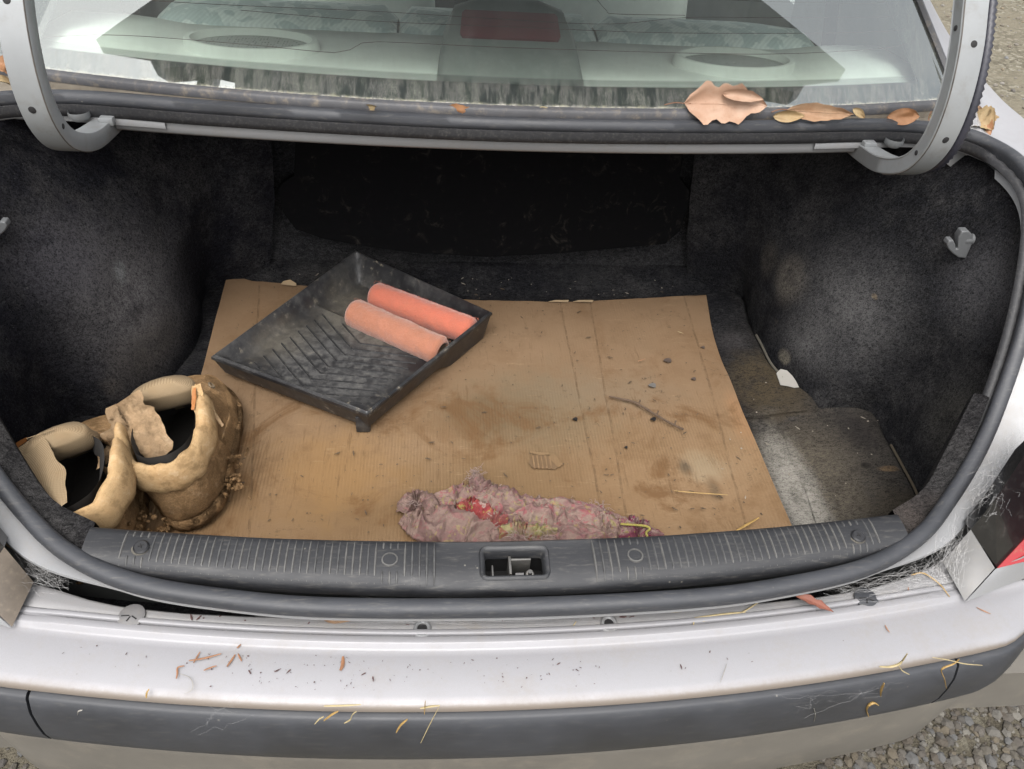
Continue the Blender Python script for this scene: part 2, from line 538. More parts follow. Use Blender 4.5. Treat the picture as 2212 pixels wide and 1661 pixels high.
# weatherstrip loop
half = [(0, .470, .700), (.2, .4755, .70), (.315, .489, .70), (.42, .511, .702), (.50, .548, .709), (.56, .597, .722), (.615, .652, .75), (.655, .705, .79),
        (.69, .77, .86), (.712, .84, .94), (.722, .90, .99), (.718, .965, 1.008), (.695, 1.025, 1.010), (.65, 1.054, 1.010), (.56, 1.062, 1.010), (.4, 1.045, 1.010), (.2, 1.030, 1.010)]
loop = [Vector(p) for p in half] + [Vector((0, 1.0235, 1.010))] + [Vector((-p[0], p[1], p[2])) for p in reversed(half[1:])]
SEAL = spline(loop, 360, closed=True)
def ring_normals(path):
    T = frames(path, True); out = []
    for t in T:
        n = Vector((t.y, -t.x, 0)); n = n.normalized() if n.length > 1e-6 else Vector((1, 0, 0))
        out.append(n)
    return out
SN = ring_normals(SEAL)
def loop_strip(fn):
    """fn(i, p) -> list of (outward, up) offsets"""
    rows = [[p + n * a + Vector((0, 0, b)) for a, b in fn(i, p)] for i, (p, n) in enumerate(zip(SEAL, SN))]
    return rows
def seal_sec(i, p):
    w = noise.noise(Vector((i * .045, 0, 3))) * .0009
    rear = sstep(.97, 1.03, p.y)
    w -= .0012 * (1 - sstep(.5, .7, p.y))
    bulb = [(-.0045, -.012), (-.0062, -.004), (-.0068 , .002), (-.006, .0072), (-.003, .0103 + w), (.002, .0115 + w), (.0075, .0103 + w), (.0112, .0062), (.0125, .0), (.0112, -.006), (.0085, -.010), (.004, -.0125)]
    if rear > 0:
        alt = [(-.0035, -.0165), (-.0048, -.010), (-.0042, -.0035), (-.0085, -.001), (-.0092, .004), (-.0068, .0112 + w), (.001, .0135 + w), (.008, .0115), (.011, .006), (.011, -.004), (.008, -.012), (.003, -.0168)]
        bulb = [(lerp(a[0], b[0], rear), lerp(a[1], b[1], rear)) for a, b in zip(bulb, alt)]
    return bulb
obj('weatherstrip', *loft(loop_strip(seal_sec), cu=True, cv=True), M['rubber'], car, angle=55)
# inner lip of the weatherstrip (corrugated, black)
rows = []
for i, (p, n) in enumerate(zip(SEAL, SN)):
    k = .0009 * (1 if i % 2 else -1); rr_ = sstep(.97, 1.03, p.y); kk = lerp(.30, 1.0, sstep(.53, .66, p.y))
    q1 = ((-.0035, -.009 + k), (-.010, -.0055 + k), (-.0155, -.0075 + k), (-.0175, -.014), (-.012, -.018), (-.004, -.015))
    q2 = ((-.004, -.0005), (-.0100, -.0022), (-.0108, -.010), (-.0100, -.0172), (-.008, -.0185), (-.003, -.0180))
    rows.append([p + n * lerp(a * kk, c, rr_) + Vector((0, 0, lerp(b, d, rr_))) for (a, b), (c, d) in zip(q1, q2)])
obj('seal_lip', *loft(rows, cu=True, cv=True), plain('black_lip_rubber', (.022, .022, .025), .6, 0, .3, 80, .3, 400, (.2, .19, .17), .35), car, angle=60)
# painted aperture flange under and outside the seal
def flange_sec(i, p):
    side = sstep(.50, .58, abs(p.x)) * (1 - sstep(.95, 1.02, p.y))
    rear = sstep(.98, 1.04, p.y)
    front = (1 - sstep(.50, .6, p.y))
    w = .0072 + .026 * sstep(.43, .56, abs(p.x)) * (1 - sstep(.95, 1.02, p.y)) + .018 * side * sstep(.60, .70, p.y)
    drop = lerp(.012, .02, side)
    if rear > .01:
        return [(-.006, -.020), (-.003, -.0145), (.004, -.0128), (.011, -.0118), (.015, -.020), (.017, -.030)]
    return [(-.010, -.030), (-.004, -.0155), (.004, -.0128), (w, -.0135 - .004 * side), (w + .0008, -.0165 - .004 * side), (w - .004, -.0165 - .4 * drop)]
obj('aperture_flange', *loft(loop_strip(flange_sec), cu=True), M['jamb'], car, angle=50)

# sill plate, with the latch opening
HX0, HX1 = at(1040, 1215, z=.713).x, at(1183, 1215, z=.713).x
hy0, hy1 = .4985, .5365
xsil = sorted(set([round(x, 4) for x in xs(-.485, .485, 96) if not (HX0 - .006 < x < HX1 + .006)] + [HX0, HX0 + .004, HX1 - .004, HX1] + [round(x, 4) for x in xs(HX0 + .01, HX1 - .01, 6)]))
rows = []
def sill_prof(x):
    a, f_ = yi(x), yf(x)
    wav = .0008 * noise.noise(Vector((x * 9, 0, 0)))
    Y = lambda y: lerp(f_, a, (y - .486) / .061)
    ys = [(a + .004, .655), (a + .003, .700), (a + .0012, .7125), (a - .002, .7155), (Y(hy1), .7162), (Y(lerp(hy1, hy0, .33)), .7166), (Y(lerp(hy1, hy0, .66)), .7158), (Y(hy0), .7140), (Y(.492), .7098), (Y(.4882), .7055), (f_ + .0004, .7000), (f_ + .002, .690)]
    dip = .0022 * sstep(.12, .07, abs(x - (HX0 + HX1) / 2))
    return [Vector((x, y, z + wav - (dip if 3 < i < 9 else 0))) for i, (y, z) in enumerate(ys)]
rows = [sill_prof(x) for x in xsil]
iH0 = xsil.index(HX0); iH1 = xsil.index(HX1)
sill = obj('sill_plate', *loft(rows, skip=lambda i, j: iH0 <= i < iH1 and 4 <= j < 7), M['sill'], car, angle=45)
# raised lip and pocket of the latch opening
cxh = (HX0 + HX1) / 2
ringp = [Vector((x, y, 0)) for x, y in rrect(HX0 + .001, HX1 - .001, hy0 + .001, hy1 - .001, .006, 5)]
def ring_at(grow, z):
    return [Vector((x, y, z + .0035 * (y - hy0) / (hy1 - hy0))) for x, y in rrect(HX0 + .001 - grow, HX1 - .001 + grow, hy0 + .001 - grow, hy1 - .001 + grow, .006 + max(grow, -.003), 5)]
rows = [ring_at(.004, .7115), ring_at(.002, .7142), ring_at(-.0005, .7138), ring_at(-.003, .710), ring_at(-.004, .698)]
obj('latch_bezel', *loft(rows, cv=True), M['sill'], sill, angle=60)
rows = [ring_at(-.004, .698), ring_at(.006, .688), ring_at(.008, .655)]
V, F = loft(rows, cv=True); n = len(rows[0]); F.append(tuple(len(V) - n + i for i in range(n)))
obj('latch_pocket', V, F, M['dark'], sill)
b0 = (hy0 + hy1) / 2
# striker: bent plate, post, bolt
obj('striker_plate', *merge(box(cxh - .0065, cxh - .0035, b0 - .012, b0 + .012, .66, .709, .0006), box(cxh - .0035, cxh + .020, b0 + .008, b0 + .011, .672, .7065, .0006), box(HX0 + .012, HX0 + .014, b0 - .012, b0 + .004, .66, .7035, .0006)), M['steel'], sill)
obj('striker_block', *box(cxh + .001, cxh + .011, b0 - .012, b0 - .006, .67, .702, .0007), M['clip'], sill)
obj('striker_bolt', *merge(disc((cxh + .019, b0 - .001, .690), (0, -.3, 1), .0055, .003, 12), tube([(cxh + .019, b0 - .001, .66), (cxh + .019, b0 - .002, .698)], .0028, 10)), M['steel'], sill)
# ribs of the sill plate
def rib_mesh(x, y0, y1):
    rows = []
    for t in xs(0, 1, 6):
        yc = lerp(y0, y1, t); y = lerp(yf(x), yi(x), (yc - .486) / .061)
        tw = 1.0 if 0 < t < 1 else .35
        z = interp(yc, [.4882, .492, hy0, lerp(hy1, hy0, .66), lerp(hy1, hy0, .33), hy1, .545], [.7055, .7098, .7140, .7158, .7166, .7162, .7155]) + .0008 * noise.noise(Vector((x * 9, 0, 0)))
        w = .0009 * tw; h = .0014 * tw
        rows.append([Vector((x - w * 1.6, y, z - .0003)), Vector((x - w * .6, y, z + h)), Vector((x + w * .6, y, z + h)), Vector((x + w * 1.6, y, z - .0003))])
    return loft(rows)
CAPS = [at(305, 1183, z=.715), at(842, 1210, z=.715), at(1372, 1201, z=.715), at(1850, 1159, z=.715)]
ribx = xs(at(262, 1190, z=.715).x, at(938, 1215, z=.715).x, 43) + xs(at(1285, 1210, z=.715).x, at(1895, 1160, z=.715).x, 40)
for x in ribx:
    segs = [(.5435, .491)]
    if any(abs(x - c.x) < .0125 for c in CAPS): segs = [(.5435, .534), (.505, .491)]
    for a, b_ in segs:
        mt = M['ridge_dust'] if rnd.random() < .45 else M['ridge_dust2']
        obj('rib', *rib_mesh(x, a, b_), mt, sill)
for i, c in enumerate(CAPS):
    c = Vector((c.x, c.y, .7155)); N = Vector((0, -.12, 1))
    if i in (1, 2):
        seg = [[c + Vector((rr * math.cos(t), rr * math.sin(t), zz)) for t in [2 * math.pi * k / 20 for k in range(20)]] for rr, zz in ((.0098, -.0005), (.0092, .0018), (.0078, .0021), (.0070, -.001), (.0068, -.004))]
        cp = obj('screw_cup', *loft(seg, cv=True), M['ridge_dust'], sill)
        obj('screw_head', *disc(c + Vector((0, 0, -.003)), N, .0066, .002, 16), M['dark'], cp)
    else:
        seg = [[c + Vector((rr * math.cos(t), rr * math.sin(t), zz)) for t in [2 * math.pi * k / 20 for k in range(20)]] for rr, zz in ((.0108, -.0005), (.0104, .0006), (.0085, .0008))]
        cp = obj('screw_cup', *loft(seg, cv=True), plain('dust_ring', (.13, .118, .095), .7), sill)
        hd = obj('screw_cap', *disc(c + Vector((.001, -.001, .0)), N, .0086, .0045, 20, .2), M['blackplastic'], sill)
        for a in (0, 90):
            dd = Vector((math.cos(R(a + 25)), math.sin(R(a + 25)), 0)) * .003
            p = c + Vector((.001, -.001, .0047))
            obj('cap_slot', *tube([p - dd, p + dd], .0006, 5), M['dark'], cp)
# carpet trimmed corners between the plate and the seal
for sgn in (-1, 1):
    A = [(.482, .583, .7155), (.54, .617, .7165), (.585, .665, .738), (.63, .72, .79)]
    B = [(.482, .535, .7045), (.535, .577, .7125), (.592, .635, .738), (.648, .712, .79)]
    pa = spline([(sgn * a[0], a[1], a[2]) for a in A], 18); pb = spline([(sgn * a[0], a[1], a[2]) for a in B], 18)
    low = [p + Vector((sgn * .012, .008, -.12)) for p in pa]
    rows = [low, [p + Vector((0, .003, -.012)) for p in pa], pa, [a.lerp(b_, .5) + Vector((0, 0, .002)) for a, b_ in zip(pa, pb)], pb]
    obj('corner_carpet', *loft(rows), carpet('corner_carpet_fabric', [((.52, .575, .71), (.1, .05, .04), (.14, .115, .10), .8, .8)], (.03, .029, .03), .7), car)

# ---- boot lining
FZ = .548
ND = (.085, .075, .055)
fm = [((.58, .88, FZ), (.22, .42, .1), (.13, .112, .09), .85, .9),
      ((.51, .78, FZ), (.12, .20, .1), (.22, .19, .145), 1.0, .8),
      ((.475, .76, FZ), (.05, .20, .1), (.55, .52, .46), 1.0, .7), ((.47, .72, FZ), (.05, .19, .1), (.55, .52, .46), .8, .8),
      ((.50, 1.0, FZ), (.09, .11, .1), (.13, .10, .06), 1.0, .5),
      ((.47, 1.12, FZ), (.05, .05, .1), (.12, .11, .11), .6, .8),
      ((.62, .88, FZ), (.05, .07, .1), (.035, .031, .034), .7, .8),
      ((.63, .70, FZ), (.10, .08, .1), (.12, .10, .07), .85, .8),
      ((.60, .80, FZ), (.012, .01, .1), (.012, .011, .012), .95, .6),
      ((.635, .79, FZ), (.022, .008, .1), (.33, .22, .12), .85, .5),
      ((-.33, 1.31, FZ), (.10, .05, .1), (.09, .085, .08), .5, .9),
      ((.2, 1.33, FZ), (.12, .06, .1), (.05, .05, .05), .6, .9)]
V = []
nx, ny = 90, 60
for i in range(nx):
    for j in range(ny):
        x = -.78 + 1.56 * i / (nx - 1); y = .50 + .90 * j / (ny - 1)
        V.append(Vector((x, y, FZ + .0025 * fbm((x, y, 0), 4, 9, 2) - .004 + .035 * sstep(1.27, 1.36, y))))
obj('floor_carpet', V, grid_faces(nx, ny), carpet('floor_carpet_fabric', fm), car)
# loose raised flap of floor carpet along the right wheel arch
rail = [at(*p, z=.558) for p in ((1535, 640), (1590, 634), (1606, 652), (1612, 690), (1640, 745), (1660, 785), (1684, 812), (1720, 832), (1755, 860), (1772, 884), (1820, 884), (1872, 886), (1893, 905), (1910, 945), (1940, 1000), (1968, 1052), (1985, 1090), (2006, 1130), (2022, 1180))]
rail = spline(rail, 60)
rows = [[p + Vector((0, 0, .0)) for p in rail], [p + Vector((-.012, 0, .004)) for p in rail], [p + Vector((-.05, -.004, .0015)) for p in rail], [p + Vector((-.10, -.006, -.004)) for p in rail], [p + Vector((-.17, -.01, -.012)) for p in rail]]
rows = [[p + Vector((0, 0, -.012)) for p in rail]] + rows
obj('carpet_flap', *loft(rows), bpy.data.materials['floor_carpet_fabric'], car)
edge = [p + Vector((.004, .001, .001)) for p in rail]
obj('carpet_piping', *tube(edge[15:25], .0024, 6), plain('worn_carpet_backing', (.10, .09, .07), .9), car)
obj('carpet_piping', *tube(edge[44:56], .0022, 6), plain('soiled_carpet_backing', (.075, .058, .035), .9), car)
bare = [at(*p, z=.5635) for p in ((1677, 806), (1686, 797), (1700, 800), (1712, 812), (1720, 824), (1726, 836), (1716, 837), (1700, 833), (1686, 831))]
obj('bare_patch', *slab(bare, (0, 0, 1), .001), plain('bare_floor_paint', (.47, .45, .41), .5), car)

# side linings: rows of control points from the floor up
def side_lining(sgn):
    c0 = [(.435, 1.335), (.475, 1.312), (.535, 1.290), (.542, 1.25), (.530, 1.10), (.560, 1.007), (.582, .945), (.625, .935), (.668, .925), (.667, .82), (.662, .74), (.645, .67), (.60, .60)]
    c1 = [(.405, 1.33), (.45, 1.302), (.50, 1.268), (.522, 1.20), (.540, 1.09), (.580, 1.0), (.62, .955), (.655, .935), (.684, .90), (.692, .82), (.685, .75), (.652, .685), (.605, .615)]
    c2 = [(.388, 1.335), (.43, 1.31), (.485, 1.28), (.535, 1.2), (.580, 1.09), (.62, 1.0), (.655, .95), (.68, .92), (.70, .87), (.706, .81), (.695, .75), (.662, .70), (.62, .64)]
    c3 = [(.39, 1.35), (.45, 1.335), (.52, 1.30), (.585, 1.22), (.640, 1.10), (.672, 1.01), (.692, .955), (.70, .92), (.712, .88), (.713, .83), (.700, .775), (.672, .725), (.632, .665)]
    c4 = [(.39, 1.38), (.47, 1.37), (.55, 1.33), (.63, 1.25), (.690, 1.12), (.712, 1.02), (.722, .96), (.722, .92), (.716, .88), (.705, .835), (.690, .785), (.662, .73), (.627, .672)]
    zt = [.985, .985, .985, .985, .985, .985, .980, .972, .955, .920, .865, .795, .752]
    cols = []
    for k in range(13):
        cc = []
        for row, fr in ((c0, -.02), (c1, .3), (c2, .58), (c3, .85), (c4, 1.0)):
            cc.append(Vector((row[k][0] * sgn, row[k][1], lerp(FZ, zt[k], fr))))
        cols.append(spline(cc, 40))
    rows = []
    for h in range(40):
        rows.append(spline([c[h] for c in cols], 100))
    for r_ in rows:
        for p in r_:
            q = fbm(p, 3, 4.5, 5 + sgn) * .010 + fbm(p, 4, 14, 1) * .0028
            p.x += sgn * -q
    return loft(rows)
G1 = (.20, .196, .195)
right_marks = [((.545, 1.12, .70), (.06, .06, .06), (.25, .225, .19), .75, .7), ((.52, 1.19, .70), (.03, .03, .05), (.2, .18, .15), .5, .7),
               ((.56, 1.03, .63), (.05, .10, .07), G1, .8, .9), ((.60, 1.0, .72), (.12, .16, .16), G1, .8, .95), ((.55, 1.05, .58), (.02, .02, .02), (.40, .36, .28), .9, .5),
               ((.54, 1.1, .62), (.012, .012, .018), (.34, .29, .22), .9, .5), ((.62, 1.0, .76), (.008, .02, .008), (.5, .38, .24), .9, .3),
               ((.69, .87, .86), (.07, .10, .11), (.17, .168, .178), .95, .9), ((.68, .78, .68), (.06, .09, .10), (.15, .143, .125), .85, .9)]
left_marks = [((-.56, 1.02, .70), (.16, .20, .17), (.215, .205, .205), 1.0, .95), ((-.55, 1.0, .62), (.09, .14, .08), (.17, .15, .13), .85, .9),
              ((-.62, .98, .82), (.12, .12, .10), (.15, .145, .16), .85, .95), ((-.58, 1.04, .75), (.010, .025, .03), (.24, .25, .25), .9, .8),
              ((-.60, .92, .60), (.03, .05, .05), (.17, .145, .12), .7, .7), ((-.7, .85, .80), (.05, .08, .10), (.06, .06, .075), .7, .9)]
obj('side_lining', *side_lining(1), carpet('right_lining_fabric', right_marks), car)
obj('side_lining', *side_lining(-1), carpet('left_lining_fabric', left_marks, (.0165, .0165, .0205)), car)

# seat back: dark carpet, black board with rounded lower corners, shelf underside
bk = carpet('seatback_fabric', [], (.034, .034, .036), .3)
obj('seat_back_carpet', *loft([[Vector((x, 1.345, FZ - .01)) for x in (-.47, 0, .47)], [Vector((x, 1.36, .62)) for x in (-.47, 0, .47)], [Vector((x, 1.42, 1.0)) for x in (-.52, 0, .52)]]), bk, car)
pts = [(603, 400), (612, 450), (640, 487), (700, 508), (800, 526), (900, 539), (1050, 547), (1200, 540), (1350, 527), (1435, 519), (1466, 492), (1485, 440), (1487, 405), (1467, 378), (1474, 330), (1474, 285)]
pts += [(640, 285), (636, 372), (612, 388)]
poly = []
for u, v_ in pts:
    p = at(u, v_, y=1.31); q = at(u, v_, y=1.31 + .22 * max(0, p.z - .63)); poly.append(q)
b = NB('black_board'); v_ = b.pos()
sc = b.math('MULTIPLY', b.ss(b.noise(b.mapv(v_, (1, 1, 1), (0, .5, 0)), 30, 8, .75, 1.0), .56, .74), .30)
sp = b.math('MULTIPLY', b.ss(b.noise(v_, 9, 2), .55, .7), b.ss(b.noise(v_, 90, 6, .8), .6, .72))
c_ = b.mix(b.math('MAXIMUM', sc, b.math('MULTIPLY', sp, .5)), (.0035, .0035, .004), (.15, .13, .11))
b.p(Base_Color=c_, Roughness=.7, Specular_IOR_Level=.05, Normal=b.bump(b.wave(b.mapv(v_, (.2, 1, 3)), 40, 3), .15, .001))
obj('seat_back_panel', *slab(poly, (0, -1, -.22), -.010), b.mat, car)
pm = [at(u, v_, y=1.325) for u, v_ in ((985, 548), (1040, 545), (1098, 547), (1100, 549), (1040, 551), (990, 550))]
obj('panel_gap', *slab(pm, (0, -1, 0), .002), plain('gap_backing', (.16, .15, .14), .8), car)

# metal edge across the back of the opening
rows = []
def redge(x):
    return 1.0235 + .11 * min(abs(x), .6) ** 2
for x in xs(-.53, .53, 60):
    y = redge(x) + .004
    rows.append([Vector((x, y + dy, z)) for dy, z in ((-.001, .9975), (-.003, .993), (-.0045, .984), (-.004, .977), (-.001, .9735), (.008, .973), (.05, .975), (.32, .985))])
obj('deck_edge', *loft(rows), M['jamb'], car, angle=60)
for sgn in (-1, 1):                                         # raised overlap plates at the ends
    rows = []
    for x in xs(sgn * .46, sgn * .66, 12):
        y = redge(x) + .001
        rows.append([Vector((x, y + dy, z)) for dy, z in ((-.001, .999), (-.004, .993), (-.0056, .989), (-.0056, .9835), (-.001, .981), (.06, .983))])
    obj('deck_edge_plate', *loft(rows), M['jamb'], car, angle=60)

# hinge arms
ARM = [(1.10, .973), (1.05, .978), (.995, .987), (.952, 1.003), (.921, 1.024), (.903, 1.055), (.900, 1.09), (.908, 1.13), (.926, 1.172), (.952, 1.213), (1.0, 1.29), (1.05, 1.376), (1.09, 1.445)]
for sgn in (-1, 1):
    path = spline([(sgn * .545, y, z) for y, z in ARM], 70)
    sec = [(-.0155, -.008), (-.0165, -.0095), (-.0155, -.011), (0, -.0113), (.0155, -.011), (.0165, -.0095), (.0165, .0095), (.0155, .011), (0, .0112), (-.0155, .011), (-.0165, .0095)]
    T = frames(path); rows = []
    for i, (p, t) in enumerate(zip(path, T)):
        n = Vector((0, -t.z, t.y)).normalized()
        w = lerp(.75, 1.0, sstep(0, .25, i / 69))
        rows.append([p + Vector((a * w, 0, 0)) + n * b_ for a, b_ in sec])
    V, F = loft(rows, cv=True)
    arm = obj('hinge_arm', V, F, M['armpaint'], car, angle=35)
    hs_ = [((sgn * .545, .0, .0), 25), ((sgn * .545, 0, 0), 36), ((sgn * .545, 0, 0), 47)]
    for _, i in hs_:
        p = path[i]; t = T[i]; n = Vector((0, -t.z, t.y)).normalized()
        outn = n if (n.y < 0) else -n
        obj('hole', *disc(p + outn * .0110 + Vector((sgn * .002, 0, 0)), outn, .0042, .0006, 14, .1), M['dark'], arm)
    for i in (22, 38):
        p = path[i]; t = T[i]
        obj('hole', *disc(p + Vector((-sgn * .0163, 0, 0)), (-sgn, 0, 0), .0034, .0006, 12, .1), M['dark'], arm)
    Ps = []
    for p, t in list(zip(path, T))[14:66]:
        n = Vector((0, -t.z, t.y)).normalized(); n = n if n.y < 0 or n.z < -.5 else -n
        Ps.append(p + Vector((-sgn * .0150, 0, 0)) + n * .0112)
    obj('arm_seam', *tube(Ps, .0008, 5), plain('rusty_seam', (.10, .085, .07), .7, 0, .4, 60), arm)
    # seam line along the corner, pivot boss and tab
    bp_ = at(1930, 306, y=1.05) if sgn > 0 else at(172, 248, y=1.05); tp_ = at(1876, 314, y=1.045) if sgn > 0 else at(232, 262, y=1.045)
    obj('pivot_boss', *disc(bp_ + Vector((0, 0, .006)), (0, 0, -1), .014, .012, 20), M['armpaint'], arm)
    obj('edge_tab', *box(tp_.x - .009, tp_.x + .009, tp_.y - .006, tp_.y + .01, tp_.z - .004, tp_.z + .006, .001), M['armpaint'], arm)
# corrugated wiring conduit along the right arm
path = spline([(.5685, y, z) for y, z in ARM[3:]], 130)
path = [p + Vector((0, -.006, -.002)) for p in path]
V, F = sweep(path, circ(.0062, 8), Vector((1, 0, 0)), False, True, scale=lambda t: 1.0 + .16 * math.cos(t * 129 * math.pi))
obj('wiring_conduit', V, F, M['conduit'], car, angle=70)
obj('wire', *tube(spline([(.5685, .946, 1.0), (.58, .98, .985), (.60, 1.01, .98), (.63, 1.03, .975)], 14), .0035, 6), M['blackplastic'], car)
cp = [at(*p, y=1.045) for p in ((2052, 318), (2130, 350), (2082, 384), (2035, 345))]
obj('gusset_plate', *slab(cp, (0, -1, .2), .004), M['jamb'], car)
# boot lid, raised above the frame
def lidp(s_, x, dn=0):
    return Vector((x, .99 + s_ * .5 + dn * .866, 1.25 + s_ * .866 - dn * .5))
sz = lambda z: (z - 1.25) / .866
outl = [(-.80, 1.455), (-.63, 1.40), (-.65, 1.376), (-.617, 1.354), (-.52, 1.352), (-.47, 1.335), (-.455, 1.27), (0, 1.225), (.455, 1.27), (.47, 1.335), (.52, 1.352), (.617, 1.354), (.65, 1.376), (.63, 1.40), (.80, 1.455), (.62, 1.62), (.55, 1.70), (0, 1.72), (-.55, 1.70), (-.62, 1.62)]
poly = [lidp(sz(z), x) for x, z in outl]
obj('boot_lid', *slab(poly, (0, -.866, .5), .03), M['jamb'], car, angle=30)

# cargo hooks
HK = [(2079, 500), (2094, 500), (2103, 510), (2102, 523), (2095, 540), (2087, 558), (2071, 557), (2058, 548), (2049, 538), (2046, 528), (2051, 520), (2060, 520), (2064, 528), (2065, 539), (2070, 538), (2071, 513)]
for sgn in (1, -1):
    pl = [at(u, v_, y=.928) for u, v_ in HK]
    pl = [Vector((sgn * p.x, p.y, p.z)) for p in pl]
    if sgn < 0: pl = pl[::-1]
    V, F = slab(pl, (0, -1, 0), .013)
    hk = obj('cargo_hook', V, F, M['hook'], car, angle=35)
    bv = hk.modifiers.new('rounding', 'BEVEL'); bv.width = .0028; bv.segments = 3; bv.limit_method = 'ANGLE'; bv.angle_limit = R(50)
    mid_ = sum(pl, Vector()) / len(pl)
    obj('hook_foot', *disc(mid_ + Vector((sgn * .02, .007, .006)), (-sgn, 0, 0), .008, .018, 14), M['hook'], hk)

# ---- rear corners: lamp, painted facets, quarter panels, pillars
for sgn in (1, -1):
    mir = lambda p: Vector((p.x * sgn, p.y, p.z))
    a = at(2097, 1144, z=.722); b_ = at(2149, 1227, z=.688); c = at(2084, 1298, z=.658); d = at(2037, 1214, z=.668)
    e = at(2225, 1192, z=.705); f = at(2225, 1258, z=.668); f.y = max(f.y, b_.y)
    back = Vector((0, .02, -.03))
    n1 = (b_ - a).cross(d - a).normalized();
    if n1.z < 0: n1 = -n1
    pl = [mir(p) for p in (d, a, b_, c)]
    obj('corner_panel', *patch(pl), M['cornergrey'] if sgn > 0 else M['cornerdust'], car, angle=20)
    far = at(2330, 1120, z=.72); far2 = at(2330, 1200, z=.69)
    n2 = (e - b_).cross(c - b_).normalized()
    if n2.y > 0: n2 = -n2
    pl = [mir(p + Vector((0, -.0015, 0))) for p in (c, b_, e, f)]
    obj('corner_panel', *patch(pl), M['jamb'], car, angle=20)
    g_ = at(2212, 985, z=.815); g2 = at(2150, 1078, z=.762); h = at(2240, 1140, z=.725); r0 = at(2153, 1226, z=.689); r1 = at(2212, 1163, z=.715); r2 = at(2260, 1110, z=.735); r3 = at(2260, 1200, z=.70)
    top = at(2300, 900, z=.85)
    pl = [mir(p) for p in (a, g2, g_, top, r2 + Vector((.01, .02, .0)), r1, r0)]
    n3 = (r0 - a).cross(g2 - a).normalized()
    if n3.y > 0: n3 = -n3
    lb = NB('lamp_black'); lv = lb.pos()
    lb.p(Base_Color=lb.mix(lb.math('MULTIPLY', lb.ss(lb.noise(lv, 60, 6, .7), .5, .75), .25), (.012, .012, .013), (.16, .15, .14)), Roughness=.25, Coat_Weight=.5)
    lamp = obj('tail_lamp', *slab(pl, mir(n3), .03), lb.mat, car, angle=20)
    rb = NB('red_lens'); rb.p(Base_Color=rb.mix(rb.ss(rb.noise(rb.pos(), 90, 5, .7), .55, .75), (.42, .008, .012), (.35, .12, .06)), Roughness=.22, Coat_Weight=.6)
    pl = [mir(p + n3 * .002) for p in (r0, r1, r2, r3)]
    obj('red_lens', *slab(pl, mir(n3), .012), rb.mat, lamp, angle=20)
    # body and lamp wrapping round the corner of the car
    plan = spline([(.646, .512, 0), (.70, .562, 0), (.752, .648, 0), (.795, .77, 0), (.835, .92, 0), (.872, 1.10, 0)], 30)
    rows = [[mir(Vector((p.x, p.y, z))) for p in plan] for z in (.40, .655, .672, .700)]
    obj('corner_panel', *loft(rows), M['paint'], car, angle=50)
    lp = plan[:14]
    rows = []
    for h_ in (0, .15, .5, .85, 1):
        rows.append([mir(Vector((p.x + .004 * math.sin(math.pi * h_), p.y - .004 * math.sin(math.pi * h_) + .03 * h_, lerp(.7005, lerp(.822, .80, i_ / 13), h_)))) for i_, p in enumerate(lp)])
    obj('red_lens', *loft(rows), rb.mat, lamp, angle=50)
    rows = [[mir(Vector((p.x, p.y, .7005))) for p in plan[13:]], [mir(Vector((p.x + .004, p.y + .01, lerp(.80, .93, i_ / 16)))) for i_, p in enumerate(plan[13:])]]
    obj('corner_panel', *loft(rows), M['paint'], car, angle=50)
    # quarter panel top: drip channel, shoulder, side
    ra = [(.727, .78, .845), (.757, .86, .935), (.768, .93, .985), (.762, .99, .998), (.742, 1.04, 1.0), (.726, 1.08, 1.012), (.735, 1.16, 1.06)]
    crest = [(2300, 345), (2212, 268), (2165, 228), (2135, 196), (2108, 166)]
    cr = [at(u, v_, x=.845) for u, v_ in crest]
    ca_ = spline([(.775, .70, .80), (.82, .78, .90)] + [tuple(p) for p in cr], 40)
    inner = spline(ra, 40)
    side = [p + Vector((.022, .004, -.02)) for p in ca_]; side2 = [p + Vector((.03, .004, -.10)) for p in ca_]; side3 = [Vector((.86, p.y, .30)) for p in ca_]
    midr = [a_.lerp(c_, .55) + Vector((0, 0, -.012)) for a_, c_ in zip(inner, ca_)]
    rim = [p + Vector((-.010, -.003, .0)) for p in ca_]
    rows = [[mir(p) for p in r_] for r_ in ([p + Vector((-.014, 0, -.014)) for p in inner], inner, midr, rim, [p + Vector((.004, .001, .004)) for p in ca_], side, side2, side3)]
    obj('quarter_panel', *loft(rows), M['paint'], car, angle=60)
    # roof pillar beside the rear window
    L_ = [at(u, v_, x=.70 + .0 * v_) for u, v_ in ((2062, 190), (2028, 118), (1998, 60), (1972, 6))]
    L_ = [at(2062, 185, x=.728), at(2030, 120, x=.712), at(2000, 62, x=.695), at(1966, -6, x=.675)]
    up = (L_[3] - L_[1]).normalized()
    L_ += [L_[3] + up * .25]
    Rr = [at(2112, 172, x=.80), at(2072, 110, x=.785), at(2040, 58, x=.77), at(2006, -6, x=.75)]
    Rr += [Rr[3] + up * .25]
    a1, b1 = spline([tuple(p) for p in L_], 24), spline([tuple(p) for p in Rr], 24)
    rows = [[p + Vector((-.006, .02, -.03)) for p in a1], [p + Vector((-.006, 0, -.008)) for p in a1], a1, [x_.lerp(y_, .3) + Vector((0, 0, .004)) for x_, y_ in zip(a1, b1)], [x_.lerp(y_, .75) for x_, y_ in zip(a1, b1)], b1, [p + Vector((.01, .01, -.05)) for p in b1], [p + Vector((.02, .02, -.3)) for p in b1]]
    obj('roof_pillar', *loft([[mir(p) for p in r_] for r_ in rows]), M['paint'], car, angle=50)

